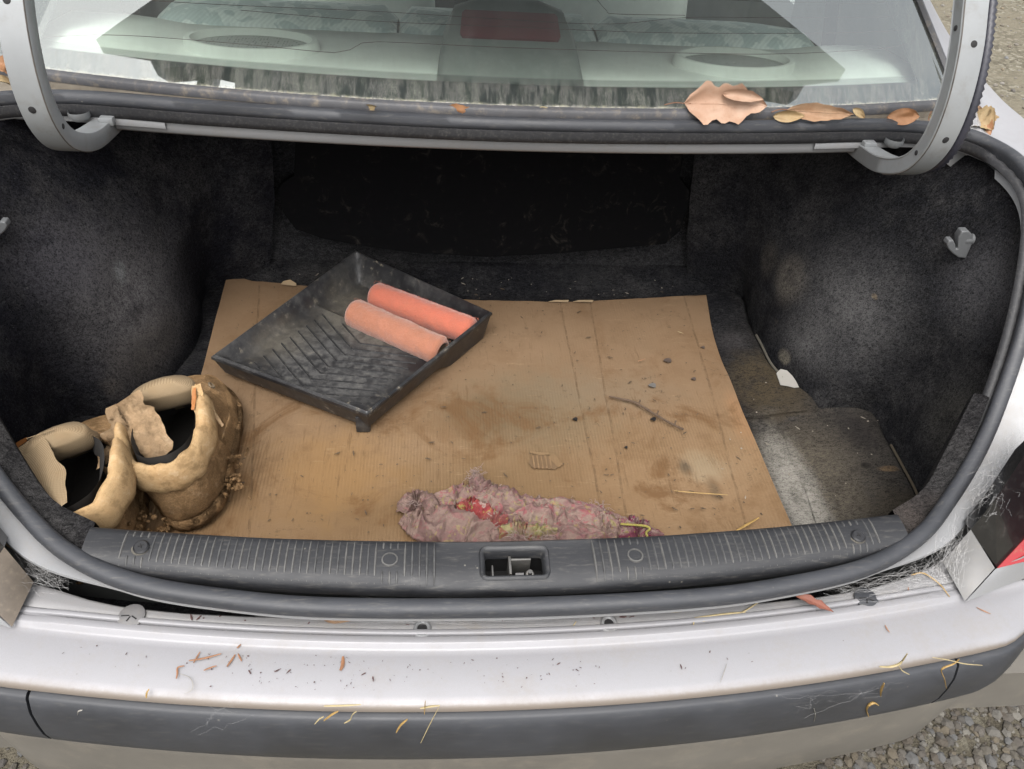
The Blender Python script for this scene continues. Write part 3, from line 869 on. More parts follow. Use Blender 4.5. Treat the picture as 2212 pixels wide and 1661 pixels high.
# ---- rear window
SL = R(38); gy, gz = math.cos(SL), math.sin(SL)
def glassp(x, t, dn=0.0):
    return Vector((x, 1.036 + .18 * x * x + t * gy - dn * gz, 1.030 + t * gz + dn * gy))
ge = lambda t: .705 - .30 * t
nx, nt = 49, 30
rows = []
for t in xs(.004, .62, nt):
    w = ge(t)
    rows.append([glassp(w * (-1 + 2 * i / (nx - 1)), t) for i in range(nx)])
g = NB('window_glass'); v_ = g.pos()
g.n.remove(g.bsdf)
lw = g.n.new('ShaderNodeFresnel'); lw.inputs[0].default_value = 1.5
tr = g.n.new('ShaderNodeBsdfTransparent'); tr.inputs[0].default_value = (.88, .965, .915, 1)
gl = g.n.new('ShaderNodeBsdfGlossy'); gl.inputs['Roughness'].default_value = .015; gl.inputs[0].default_value = (.95, 1, .98, 1)
df = g.n.new('ShaderNodeBsdfDiffuse'); df.inputs[0].default_value = (.46, .445, .40, 1)
m1 = g.n.new('ShaderNodeMixShader'); m2 = g.n.new('ShaderNodeMixShader')
g.l.new(g.math('MULTIPLY', lw.outputs[0], 4.4, True), m1.inputs[0]); g.l.new(tr.outputs[0], m1.inputs[1]); g.l.new(gl.outputs[0], m1.inputs[2])
str_ = g.noise(g.mapv(v_, (5, 1.2, 1.2)), 7, 8, .75, .6)
spk = g.ss(g.noise(v_, 260, 4, .7), .68, .76)
dust = g.math('ADD', g.math('MULTIPLY', g.ss(str_, .35, .75), .05), g.math('MULTIPLY', spk, .22))
gx = g.sep(v_)
crk = g.vor(g.mapv(g.vmath('ADD', v_, g.vmath('SCALE', g.noise(v_, 55, 3, .6, 0, 1)).outputs[0]).outputs[0], (1, .42, .42)), 115, 'DISTANCE_TO_EDGE')
run = g.math('MULTIPLY', g.ss(crk, .0, .05, 1, 0), g.ss(g.noise(g.mapv(v_, (3, .6, .6)), 30, 4, .75), .42, .56))
foot_ = g.ss(g.math('SUBTRACT', gx[2], g.math('MULTIPLY', g.noise(v_, 90, 5, .7), .010)), 1.0255, 1.0305, 1, 0)
zone = g.math('MULTIPLY', g.ss(gx[2], 1.050, 1.062, 1, 0), .75)
run = g.math('MAXIMUM', g.math('MULTIPLY', run, zone), g.math('MULTIPLY', foot_, .75))
haze_ = g.math('MULTIPLY', g.math('ADD', dust, .035), g.ss(gx[2], 1.052, 1.062, .10, 1))
g.l.new(g.math('MAXIMUM', run, haze_), m2.inputs[0]); g.l.new(m1.outputs[0], m2.inputs[1]); g.l.new(df.outputs[0], m2.inputs[2])
g.l.new(m2.outputs[0], g.out.inputs['Surface'])
win = obj('rear_window', *loft(rows), g.mat, car)
# printed black band under the glass edge
fr = NB('ceramic_band'); v_ = fr.pos()
crk = fr.vor(fr.mapv(fr.vmath('ADD', v_, fr.vmath('SCALE', fr.noise(v_, 30, 3, .6, 0, 1)).outputs[0]).outputs[0], (1, .33, .33)), 75, 'DISTANCE_TO_EDGE')
vein = fr.math('MULTIPLY', fr.ss(crk, .0, .045, 1, 0), fr.ss(fr.noise(fr.mapv(v_, (2, .4, .4)), 22, 4, .7), .42, .62))
vein = fr.math('MAXIMUM', fr.math('MULTIPLY', vein, .8), fr.math('MULTIPLY', fr.ss(fr.noise(fr.mapv(v_, (40, 4, 4)), 4, 5, .7), .5, .75), .03))
c_ = fr.mix(vein, (.02, .021, .023), (.42, .39, .32))
low = fr.ss(fr.math('SUBTRACT', fr.sep(v_)[2], fr.math('MULTIPLY', fr.noise(v_, 60, 4), .006)), 1.028, 1.0325, 1, 0)
c_ = fr.mix(fr.math('MULTIPLY', low, fr.ss(fr.noise(v_, 120, 4), .35, .6)), c_, (.42, .34, .24))
fr.p(Base_Color=c_, Roughness=.5, Specular_IOR_Level=.2)
def frit_strip(ts, x0f, x1f, n):
    return loft([[glassp(lerp(x0f(t), x1f(t), i / (n - 1)), t, -.0012) for i in range(n)] for t in ts])
V1 = frit_strip((.003, .02, .038), lambda t: -ge(t) + .001, lambda t: ge(t) - .001, 60)
obj('ceramic_band', *V1, fr.mat, win)
dots = NB('ceramic_dots'); v_ = dots.pos()
dx = dots.math('SINE', dots.math('MULTIPLY', dots.sep(v_)[0], 2 * math.pi / .0042))
dz = dots.math('SINE', dots.math('MULTIPLY', dots.sep(v_)[2], 2 * math.pi / .0026))
dm = dots.ss(dots.math('MULTIPLY', dx, dz), -.1, .15)
tb = dots.n.new('ShaderNodeBsdfTransparent'); mx = dots.n.new('ShaderNodeMixShader')
dots.p(Base_Color=(.03, .03, .032), Roughness=.2, Coat_Weight=.6)
dots.l.new(dm, mx.inputs[0]); dots.l.new(tb.outputs[0], mx.inputs[1]); dots.l.new(dots.bsdf.outputs[0], mx.inputs[2]); dots.l.new(mx.outputs[0], dots.out.inputs['Surface'])
obj('dot_band', *frit_strip((.038, .043, .048), lambda t: -ge(t) + .05, lambda t: ge(t) - .05, 60), dots.mat, win)
for sgn in (-1, 1):
    sb = plain('side_band', (.30, .31, .33), .12, 0, .1, 20, 0, 0, None, 0, .9)
    obj('ceramic_band', *loft([[glassp(sgn * (ge(t) - d), t, -.0014) for d in (.001, .03, .055)] for t in xs(.038, .6, 20)]), fr.mat, win)
# heating wires
wm = plain('heating_wire', (.10, .03, .022), .5)
for pts in ([(95, 80), (260, 76), (520, 95), (730, 114), (760, 98), (800, 91), (870, 92), (1106, 103), (1500, 115), (1700, 116), (1900, 105), (1968, 92), (1976, 80), (1978, 60)],
            [(520, 22), (800, 45), (1100, 58), (1400, 70), (1660, 72), (1850, 70), (1950, 64), (1961, 52), (1960, 30)],
            [(300, 0), (520, 12), (800, 24), (1000, 36), (1300, 52), (1480, 38), (1659, 38), (1870, 37), (1930, 35), (1945, 20)],
            [(1290, 0), (1310, 22), (1330, 30), (1480, 33)], [(1500, -4), (1659, 3), (1850, 7), (1905, 5), (1916, -4)]):
    P = []
    for u, v_ in pts:
        d = at(u, v_, y=1.0) - CAM
        nrm = Vector((0, -gz, gy)); p = None
        x_ = 0.0
        for _ in range(8):
            base = glassp(x_, 0, -.0007); t_ = (base - CAM).dot(nrm) / d.dot(nrm); p = CAM + d * t_; x_ = p.x
        P.append(p)
    obj('heating_wire', *tube(spline(P, 60), .00038, 4), wm, win)
# gasket and dusty body strip below the glass
gask = plain('dusty_gasket', (.085, .085, .092), .55, 0, .2, 20, 0, 0, (.36, .29, .2), .55)
path = [Vector((x, 1.036 + .18 * x * x - .004, 1.0275)) for x in xs(-.72, .72, 60)]
obj('window_gasket', *sweep(path, [(-.004, -.006), (-.0045, .003), (-.001, .006), (.006, .0065), (.007, .002), (.006, -.006)], Vector((0, 0, 1))), gask, win, angle=60)
cow = plain('dusty_cowl_paint', (.26, .225, .175), .6, .1, .25, 30, .2, 200, (.16, .125, .085), .6)
rows = []
for x in xs(-.74, .74, 60):
    y = 1.032 + .18 * x * x; y1 = min(y - .004, redge(x) + .012)
    rows.append([Vector((x, y + .006, 1.024)), Vector((x, y - .003, 1.023)), Vector((x, y - .005, 1.012)), Vector((x, y1, 1.004)), Vector((x, y1, .985))])
obj('cowl_strip', *loft(rows), cow, car)
for sgn in (-1, 1):                                       # trim along the sides of the glass
    path = [glassp(sgn * (ge(t) + .004), t, .001) for t in xs(0, .62, 30)]
    obj('window_gasket', *tube(path, .006, 6), gask, win)

# ---- cabin seen through the glass
shelfm = plain('shelf_fabric', (.78, .79, .75), .85, 0, .08, 12, .3, 500)
rows = []
for y, z in ((1.045, 1.026), (1.08, 1.034), (1.10, 1.036), (1.112, 1.043), (1.16, 1.046), (1.24, 1.044), (1.30, 1.04), (1.33, 1.02)):
    rows.append([Vector((x, y + .18 * x * x * (1.33 - y) / .3, z + .010 * sstep(.45, .6, abs(x)) * sstep(1.1, 1.15, y))) for x in xs(-.68, .68, 41)])
shelf = obj('parcel_shelf', *loft(rows), shelfm, car, angle=60)
b = NB('speaker_mesh'); v_ = b.pos()
dd = b.vor(b.mapv(v_, (1, .6, .01)), 230, 'F1', 0, .15)
b.p(Base_Color=b.mix(b.ss(dd, .32, .42), (.10, .105, .10), (.40, .41, .39)), Roughness=.6)
for u, v_ in ((545, 97), (1585, 137)):
    c = at(u, v_, z=1.05)
    def oval(k, z): return [Vector((c.x + .096 * k * math.cos(t) , c.y + .048 * k * math.sin(t), z)) for t in [2 * math.pi * i / 40 for i in range(40)]]
    sp = obj('speaker_rim', *loft([oval(1.02, 1.038), oval(1.0, 1.056), oval(.97, 1.060), oval(.90, 1.060), oval(.87, 1.050)], cv=True), shelfm, shelf)
    rows = [oval(.88, 1.0495), oval(.6, 1.051), oval(.02, 1.0515)]
    obj('speaker_grille', *loft(rows, cv=True), b.mat, shelf)
# high brake light
def chm(x, s_):  # s_ 0 foot .. 1 top
    w = lerp(.108, .090, s_)
    return Vector((w * x + .0115, lerp(1.068, 1.20, s_), lerp(1.042, 1.121, s_)))
rows = []
for s_ in (0, .15, .4, .6, .75, .84, .91, .96, 1.0):
    rows.append([chm(x, s_) + Vector((0, 0, -.012 * max(0, abs(x) - .9) / .1 - (.020 * max(0, (abs(x) - .5) / .5) ** 2.5 * sstep(.70, 1, s_)))) for x in (-1, -.97, -.9, -.5, 0, .5, .9, .97, 1)])
top = [Vector((p.x * .97, p.y + .012, p.z + .001)) for p in rows[-1]]; tb2 = [Vector((p.x, p.y + .05, p.z - .02)) for p in top]; tb3 = [Vector((p.x, p.y + .06, 1.03)) for p in top]
rows += [top, tb2, tb3]
lf = [r_[0] + Vector((-.008, .02, -.05)) for r_ in rows]; rg = [r_[-1] + Vector((.008, .02, -.05)) for r_ in rows]
rows = [[l_] + r_ + [g_] for l_, r_, g_ in zip(lf, rows, rg)]
chb = obj('high_brake_light', *loft(rows), plain('brake_light_housing', (.19, .205, .195), .6, 0, .1, 20, 0, 0, (.4, .4, .38), .2), car, angle=50)
lz = [chm(x, s_) + Vector((0, -.002, .0035)) for x, s_ in ((-.70, .565), (.70, .565), (.74, .60), (.74, .83), (.70, .865), (-.70, .865), (-.74, .83), (-.74, .60))]
lb = NB('brake_lens'); lb.p(Base_Color=lb.mix(lb.ss(lb.wave(lb.mapv(lb.pos(), (0, 1, 0)), 22, .4), .1, .3), (.16, .012, .018), (.72, .03, .05)), Roughness=.3)
obj('brake_lens', *slab(lz, (0, -.4, .91), .004), lb.mat, chb)
# rear bench
b = NB('seat_cloth'); v_ = b.pos()
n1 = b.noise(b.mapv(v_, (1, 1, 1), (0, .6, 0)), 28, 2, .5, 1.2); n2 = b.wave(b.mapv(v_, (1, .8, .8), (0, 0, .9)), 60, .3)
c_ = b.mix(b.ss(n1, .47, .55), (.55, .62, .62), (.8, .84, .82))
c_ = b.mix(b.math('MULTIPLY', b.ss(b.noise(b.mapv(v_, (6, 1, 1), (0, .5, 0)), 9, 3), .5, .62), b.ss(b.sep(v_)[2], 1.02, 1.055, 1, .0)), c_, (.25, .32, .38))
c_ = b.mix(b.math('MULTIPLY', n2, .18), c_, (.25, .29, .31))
b.p(Base_Color=c_, Roughness=.9, Sheen_Weight=.2)
for x0, x1 in ((-.535, -.158), (-.154, .168), (.172, .555)):
    rows = []
    for x in xs(x0, x1, 18):
        e = min(x - x0, x1 - x); k = math.sqrt(max(0.0, 1 - (1 - min(1, e / .018)) ** 2))
        big = sstep(0, .14, (.56 - abs(x)))
        top_ = 1.018 + (.036 + .008 * big) * (.55 + .45 * k)
        rows.append([Vector((x, y, z)) for y, z in ((1.30, .94), (1.292, 1.015), (1.296, lerp(1.0, top_, .72)), (1.315, lerp(1.0, top_, .93)), (1.345, top_), (1.38, top_ - .004), (1.42, top_ - .022), (1.445, top_ - .06), (1.46, .80))])
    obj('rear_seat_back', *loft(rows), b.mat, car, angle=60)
seatm = plain('front_seat_cloth', (.42, .45, .42), .9, 0, .12, 8)
for xc in (-.335, .345):
    ring = lambda k, z, dy: [Vector((xc + a, 2.2 + b2 + dy, z)) for a, b2 in rrect(-.235 * k, .235 * k, -.07 * k, .07 * k, .06 * k, 5)]
    rows = [ring(.95, .35, -.1), ring(1, .5, -.06), ring(1, .8, 0), ring(.98, .98, .04), ring(.9, 1.06, .06), ring(.7, 1.10, .07), ring(.05, 1.11, .07)]
    fs = obj('front_seat', *loft(rows, cv=True), seatm, car)
    obj('headrest', *loft([[Vector((xc + a, 2.29 + b2, z)) for a, b2 in rrect(-.12 * k, .12 * k, -.045 * k, .045 * k, .03 * k, 4)] for k, z in ((.8, 1.12), (1, 1.15), (1, 1.27), (.8, 1.31), (.1, 1.315))], cv=True), seatm, fs)
cab = plain('cabin_trim', (.20, .21, .20), .8, 0, .15, 6)
cabd = plain('cabin_carpet', (.03, .032, .031), .95, 0, .3, 12)
obj('cabin_floor', *box(-.72, .72, 1.47, 3.3, .28, .32), cabd, car)
for sgn in (-1, 1):
    s_ = lambda a, b2: (min(sgn * a, sgn * b2), max(sgn * a, sgn * b2))
    rows = [[Vector((sgn * .665, y, z)) for y, z in ((1.09, 1.02), (1.20, 1.0), (1.5, .9), (1.62, .3))], [Vector((sgn * (ge((y - 1.10) / .788) - .005 if y < 1.5 else .60), y, z)) for y, z in ((1.135, 1.045), (1.24, 1.125), (1.5, 1.32), (1.62, 1.38))]]
    obj('pillar_trim', *loft(rows), cab, car)
    obj('door_inner', *box(*s_(.70, .76), 1.63, 3.3, .32, .98), cab, car)
    # seat belt by the side of the bench
    sb_ = spline([(sgn * .56, 1.30, 1.04), (sgn * .575, 1.34, 1.055), (sgn * .60, 1.42, 1.10), (sgn * .62, 1.5, 1.2)], 16)
    obj('belt_webbing', *sweep(sb_, [(-.012, -.0008), (.012, -.0008), (.012, .0008), (-.012, .0008)], Vector((0, -.5, 1))), M['blackplastic'], car)
obj('roof', *box(-.56, .56, 1.53, 2.75, 1.40, 1.44, .015), M['paint'], car)
obj('dashboard', *box(-.68, .68, 2.95, 3.4, .32, 1.02, .05), cabd, car)
obj('rear_bulkhead', *box(-.66, .66, 1.44, 1.47, .33, .93), cabd, car)
obj('boot_floor_pan', *box(-.78, .78, .47, 1.5, .40, .50), M['valance'], car)
obj('boot_front_wall', *loft([[Vector((x, yi(x) + .012, z)) for x in xs(-.66, .66, 30)] for z in (.52, .69)]), cabd, car)
for sgn in (-1, 1):
    obj('body_side', *box(min(sgn * .86, sgn * .875), max(sgn * .86, sgn * .875), .9, 3.6, .28, .90, .004), M['paint'], car)
    wheel_c = Vector((sgn * .74, 1.30, .30))
    rows = [[wheel_c + Vector((sgn * dx, rr * math.cos(t), rr * math.sin(t))) for t in [2 * math.pi * i / 32 for i in range(32)]] for dx, rr in ((-.09, .15), (-.09, .28), (-.07, .30), (.07, .30), (.09, .28), (.09, .19), (.06, .17), (.06, .02))]
    obj('rear_wheel', *loft(rows, cv=True), M['blackplastic'], car)
# ------------------------------------------------------------------ cardboard sheet on the boot floor
CZ = .558
def cbl(t):   # left edge, back to front
    return CB_L[int(round(t * 60))]
CB_L = spline([tuple(at(u, v, z=CZ)) for u, v in ((492, 598), (462, 712), (432, 830), (398, 940), (345, 1050), (285, 1150))] + [(-.485, .60, CZ)], 61)
CB_R = spline([tuple(at(u, v, z=CZ)) for u, v in ((1525, 638), (1545, 745), (1590, 870), (1640, 990), (1705, 1143))] + [(.43, .60, CZ)], 61)
CB_B = spline([tuple(at(u, v, z=CZ)) for u, v in ((492, 598), (560, 606), (640, 614), (760, 630), (900, 642), (1060, 648), (1180, 652), (1260, 651), (1400, 644), (1525, 638))], 81)
V = []
for i in range(61):
    t = i / 60
    for j in range(81):
        s_ = j / 80
        p = CB_L[i].lerp(CB_R[i], s_) + (CB_B[j] - CB_L[0].lerp(CB_R[0], s_)) * (1 - t)
        z = CZ + .0030 * fbm((p.x, p.y, 0), 3, 5, 4) + .0012 * fbm((p.x, p.y, 0), 3, 22, 9)
        z += .010 * sstep(.93, 1.0, s_) * sstep(.1, .5, t) + .006 * sstep(.06, 0, s_)
        crease = abs(s_ - (.86 + .02 * t)); z -= .0018 * max(0, 1 - crease / .008)
        V.append(Vector((p.x, p.y, z)))
n0 = len(V)
Vb = [v - Vector((0, 0, .0035)) for v in V]
F = grid_faces(61, 81) + [tuple(reversed([k + n0 for k in f])) for f in grid_faces(61, 81)]
rim = [j for j in range(81)] + [i * 81 + 80 for i in range(1, 61)] + [60 * 81 + j for j in range(79, -1, -1)] + [i * 81 for i in range(59, 0, -1)]
for a, b_ in zip(rim, rim[1:] + rim[:1]): F.append((b_, a, a + n0, b_ + n0))
b = NB('corrugated_cardboard'); v_ = b.pos()
big = b.noise(v_, 4, 6, .62); mid = b.noise(v_, 22, 7, .7); fine = b.noise(v_, 190, 5, .7); fib = b.noise(b.mapv(v_, (1, 7, 1)), 120, 4, .7)
base = b.ramp(big, [(.3, (.235, .143, .073)), (.5, (.288, .182, .098)), (.72, (.325, .215, .124))])
c_ = b.mix(b.math('MULTIPLY', b.ss(mid, .48, .68), .6), base, (.205, .118, .056))
c_ = b.mix(b.math('MULTIPLY', b.ss(fib, .5, .75), .25), c_, (.43, .32, .2))
c_ = b.mix(b.ss(b.math('ADD', b.sep(v_)[1], b.math('MULTIPLY', b.math('SUBTRACT', big, .5), .25)), .82, 1.0, 0, .55), c_, (.255, .168, .102))
# wet and dirty marks that belong to the sheet
for cc, rr, col, am, so in (((.07, .93, CZ), (.20, .16, .1), (.20, .155, .095), .7, .95), ((-.02, .92, CZ), (.13, .09, .1), (.15, .105, .058), .6, .95),
                            ((.0, .78, CZ), (.24, .10, .1), (.20, .125, .06), .6, .95), ((-.2, .72, CZ), (.22, .09, .1), (.185, .115, .055), .6, .95), ((-.25, .80, CZ), (.16, .14, .1), (.32, .185, .075), .7, .9),
                            ((.33, .80, CZ), (.05, .05, .1), (.36, .28, .18), .7, .8), ((.30, .80, CZ), (.016, .022, .1), (.10, .075, .05), .75, .9), ((.335, .755, CZ), (.016, .035, .1), (.11, .08, .05), .6, .9),
                            ((.42, .90, CZ), (.03, .10, .1), (.36, .20, .10), .6, .9), ((-.42, .72, CZ), (.10, .10, .1), (.27, .16, .075), .7, .9), ((.2, .98, CZ), (.2, .08, .1), (.25, .19, .125), .5, .9)):
    c_ = b.mix(b.math('MULTIPLY', b.blob(v_, cc, rr, so, mid, .6), am), c_, col)
soot = b.math('MULTIPLY', b.ss(b.noise(v_, 75, 6, .8), .56, .70), b.ss(b.noise(v_, 9, 3), .44, .64))
blot = b.math('MULTIPLY', b.ss(b.noise(v_, 7, 8, .72, .8), .50, .64), b.ss(b.sep(v_)[1], .9, 1.1, 1, .35))
c_ = b.mix(b.math('MULTIPLY', blot, .75), c_, (.17, .088, .036))
stk = b.math('MULTIPLY', b.ss(b.noise(b.mapv(v_, (1, .10, 1)), 150, 4, .75), .56, .70), b.ss(b.noise(v_, 8, 4), .42, .62))
c_ = b.mix(b.math('MULTIPLY', stk, .5), c_, (.14, .08, .038))
scf = b.math('MULTIPLY', b.ss(b.noise(b.mapv(v_, (.2, 1, 1)), 130, 5, .75), .58, .72), b.ss(b.noise(v_, 6, 4), .45, .6))
c_ = b.mix(b.math('MULTIPLY', scf, .4), c_, (.46, .33, .20))
c_ = b.mix(b.math('MULTIPLY', soot, .8), c_, (.075, .052, .03))
crm = b.ss(b.vor(v_, 95), .05, .13, 1, 0)
crm = b.math('MULTIPLY', crm, b.ss(b.noise(v_, 30, 2), .57, .63))
c_ = b.mix(b.math('MULTIPLY', crm, .7), c_, (.09, .06, .035))
# corrugation showing through, running towards the lid opening
flute = b.wave(b.mapv(v_, (1, .0, .0), (0, 0, R(-1))), 62, .25, .4)
famt = b.ss(b.noise(v_, 5, 3), .36, .62)
lnm = None
for (u0, w0), (u1, w1) in (((1283, 700), (1353, 1111)), ((1478, 640), (1580, 1013)), ((1236, 781), (1296, 1076)), ((560, 606), (545, 1010))):
    p0, p1 = at(u0, w0, z=CZ), at(u1, w1, z=CZ); dd_ = (p1 - p0).normalized(); nn_ = Vector((dd_.y, -dd_.x, 0))
    dist = b.vmath('DOT_PRODUCT', b.vmath('SUBTRACT', v_, tuple(p0)).outputs[0], tuple(nn_)).outputs['Value']
    dist = b.math('ABSOLUTE', b.math('ADD', dist, b.math('MULTIPLY', b.math('SUBTRACT', b.noise(v_, 14, 3), .5), .006)))
    k = b.ss(dist, .0006, .0026, 1, 0)
    lnm = k if lnm is None else b.math('MAXIMUM', lnm, k)
sy = b.sep(v_)[1]
famt = b.math('MULTIPLY', famt, b.ss(sy, .80, 1.05, 1, .25))
c_ = b.mix(b.math('MULTIPLY', b.math('MULTIPLY', b.ss(flute, .45, .95), famt), .13), c_, (.17, .105, .05))
c_ = b.mix(b.math('MULTIPLY', b.math('MULTIPLY', lnm, b.ss(b.noise(v_, 60, 5, .7), .38, .62)), .55), c_, (.12, .075, .04))
b.p(Base_Color=c_, Roughness=.88, Specular_IOR_Level=.15)
h = b.math('ADD', b.math('MULTIPLY', b.math('MULTIPLY', flute, famt), .8), b.math('MULTIPLY', fine, .5))
h = b.math('SUBTRACT', h, b.math('MULTIPLY', lnm, .8))
b.p(Normal=b.bump(h, .55, .0016))
M['card'] = b.mat
card = obj('cardboard_sheet', V + Vb, F, b.mat, None, loc=tuple(at(1050, 860, z=CZ)))
tag(card, 'brown corrugated cardboard sheet lying on the boot floor, stained and creased', 'cardboard')
M['cardpale'] = plain('torn_cardboard_paper', (.40, .29, .17), .9, 0, .15, 60)
M['cardraw'] = plain('bare_flute_paper', (.27, .165, .08), .9, 0, .2, 80)
def fl(u, v, dz=0): return at(u, v, z=CZ + .003 + dz)
torn = [fl(1142, 1000), fl(1150, 982), fl(1188, 984, .001), fl(1190, 990, .001), fl(1205, 1008), fl(1200, 1014), fl(1150, 1010)]
obj('torn_patch', *slab(torn, (0, 0, 1), .0008), plain('torn_shadow_paper', (.19, .115, .055), .9), card)
for u in (1151, 1160, 1169, 1178, 1187):
    obj('flute', *tube([fl(u, 985, .0006), fl(u + 4, 1012, .0006)], .0017, 6), M['cardraw'], card)
obj('torn_flap', *loft([[fl(1186, 976, .001), fl(1190, 994, .002), fl(1206, 1010, .001)], [fl(1196, 978, .003), fl(1206, 990, .005), fl(1216, 1003, .003)]]), M['card'], card)
obj('torn_flap', *loft([[fl(1145, 978, .001), fl(1165, 983, .002), fl(1188, 982, .001)], [fl(1146, 973, .003), fl(1162, 977, .004), fl(1188, 978, .002)]]), M['card'], card)
obj('torn_flap', *loft([[at(606, 614, z=.562), at(622, 616, z=.562), at(640, 618, z=.562)], [at(612, 607, z=.568), at(627, 604, z=.572), at(640, 612, z=.566)]]), M['cardpale'], card)
for u0 in (1185, 1238):
    obj('torn_edge', *slab([at(u0, 651, z=.564), at(u0 + 14, 648, z=.565), at(u0 + 44, 648, z=.565), at(u0 + 42, 652, z=.564)], (0, 0, 1), .001), M['cardpale'], card)

# ------------------------------------------------------------------ paint tray
TL, TB, TR, TF = at(460, 769, z=.613), at(769, 543, z=.620), at(1060, 675, z=.620), at(793, 893, z=.613)
def tray(s_, t, d=0.0):
    """s from the shallow to the deep end, t across, d below the rim"""
    p = TL.lerp(TB, s_).lerp(TF.lerp(TR, s_), t)
    return p - Vector((0, 0, d))
def tdepth(s_, t):
    if s_ < .60: d = lerp(.026, .036, s_ / .60)
    elif s_ < .67: d = lerp(.036, .048, sstep(.61, .67, s_)) - .004 * math.exp(-((s_ - .608) / .012) ** 2)
    else: d = lerp(.048, .053, (s_ - .67) / .33)
    e = min(s_ / .065, (1 - s_) / .065, t / .075, (1 - t) / .075, 1.0)
    return d * sstep(0, 1, e) if e < 1 else d
ts = [0, .006, .012, .03, .05, .065, .075] + xs(.10, .90, 30) + [.925, .935, .95, .97, .988, .994, 1]
ss_ = [0, .006, .012, .03, .05, .065] + xs(.09, .58, 26) + [.60, .612, .624, .636, .648, .66] + xs(.69, .91, 10) + [.935, .95, .97, .988, .994, 1]
rows = []
for s_ in ss_:
    r_ = []
    for t in ts:
        e = min(s_, 1 - s_, t, 1 - t)
        d = tdepth(s_, t) if e > .012 else (-.0022 if .003 < e <= .008 else 0.0)
        wob = .0010 * fbm((s_ * 3, t * 3, 0), 2, 2, 5)
        r_.append(tray(s_, t, d + wob))
    rows.append(r_)
b = NB('tray_plastic'); v_ = b.pos()
n1 = b.noise(v_, 12, 7, .72); n2 = b.noise(v_, 70, 6, .75)
c_ = b.ramp(n1, [(.35, (.016, .016, .018)), (.65, (.042, .042, .044))])
c_ = b.mix(b.math('MULTIPLY', b.ss(b.math('ADD', b.math('MULTIPLY', n1, .5), b.math('MULTIPLY', n2, .5)), .46, .66), .55), c_, (.13, .125, .115))
c_ = b.mix(b.math('MULTIPLY', b.math('MULTIPLY', b.ss(n2, .55, .66), b.ss(b.noise(v_, 16, 3), .46, .60)), .75), c_, (.34, .30, .23))
c_ = b.mix(b.math('MULTIPLY', b.math('MULTIPLY', b.blob(v_, tray(.34, .5) - Vector((0, 0, .03)), (.13, .13, .02), .35, n1, .2), b.ss(n2, .40, .60, .15, 1)), .7), c_, (.15, .148, .145))
for cc, rr, am in ((tray(.66, .25), (.09, .08, .05), .75), (tray(.63, .6), (.12, .05, .05), .6), (tray(.3, .09), (.10, .09, .05), .6), (tray(.8, .15), (.07, .08, .06), .7)):
    c_ = b.mix(b.math('MULTIPLY', b.math('MULTIPLY', b.blob(v_, cc - Vector((0, 0, .035)), rr, .9, n1, .5), b.ss(n2, .3, .6, .5, 1)), am), c_, (.20, .18, .145))
b.p(Base_Color=c_, Roughness=b.ss(n1, .35, .65, .3, .55), Specular_IOR_Level=.5, Normal=b.bump(n2, .2, .001))
M['tray'] = b.mat
M['trayrib'] = plain('tray_rib_plastic', (.034, .034, .036), .4, 0, .4, 60, 0, 0, (.2, .19, .17), .6)
V, F = loft(rows)
# outside skin: rolled rim down to the foot
per = [(s_, 0) for s_ in ss_] + [(1, t) for t in ts[1:]] + [(s_, 1) for s_ in reversed(ss_[:-1])] + [(0, t) for t in reversed(ts[1:-1])]
def outp(s_, t, grow, d):
    c = Vector((.5, .5)); k = 1 + grow
    return tray(.5 + (s_ - .5) * k, .5 + (t - .5) * k, d)
def foot(s_): return lerp(.040, .057, sstep(.55, .70, s_))
orow = [[outp(s_, t, 0, 0) for s_, t in per], [outp(s_, t, .012, .0006) for s_, t in per], [outp(s_, t, .014, .006) for s_, t in per], [outp(s_, t, .002, .0065) for s_, t in per], [outp(s_, t, -.05, foot(s_)) for s_, t in per]]
V2, F2 = loft(orow, cv=True)
ctr = tray(.5, .5, .6)
trayo = empty('paint_tray', (ctr.x, ctr.y, .56), 'black plastic paint tray with V ribs holding two pink rollers on the cardboard', 'paint tray')
tb = obj('tray_shell', *merge((V, F), (V2, F2)), M['tray'], trayo, angle=50)
for s_, t in ((.03, .94),):
    p = outp(s_, t, -.02, .02)
    obj('leg', *box(p.x - .011, p.x + .011, p.y - .009, p.y + .009, .5605, p.z, .002), M['tray'], trayo)
lenS, lenT = (TB - TL).length, (TF - TL).length
k_ = .51 * lenT / lenS
for q in range(1, 11):
    s0 = -.085 + q * .058
    segs = []
    for side in (0, 1):
        pts = []
        for i in range(13):
            a = i / 12 * .36
            t = .5 - a if side == 0 else .5 + a
            s_ = s0 + k_ * a
            if .085 < s_ < .585: pts.append(tray(s_, t, tdepth(s_, t) - .0003))
        if len(pts) > 1: segs.append(sweep(pts, [(-.0017, -.001), (-.0007, .0014), (.0007, .0014), (.0017, -.001)], Vector((0, 0, 1))))
    for sg_ in ([merge(*segs)] if s0 >= .085 else segs): obj('rib', *sg_, M['trayrib'], trayo, angle=60)

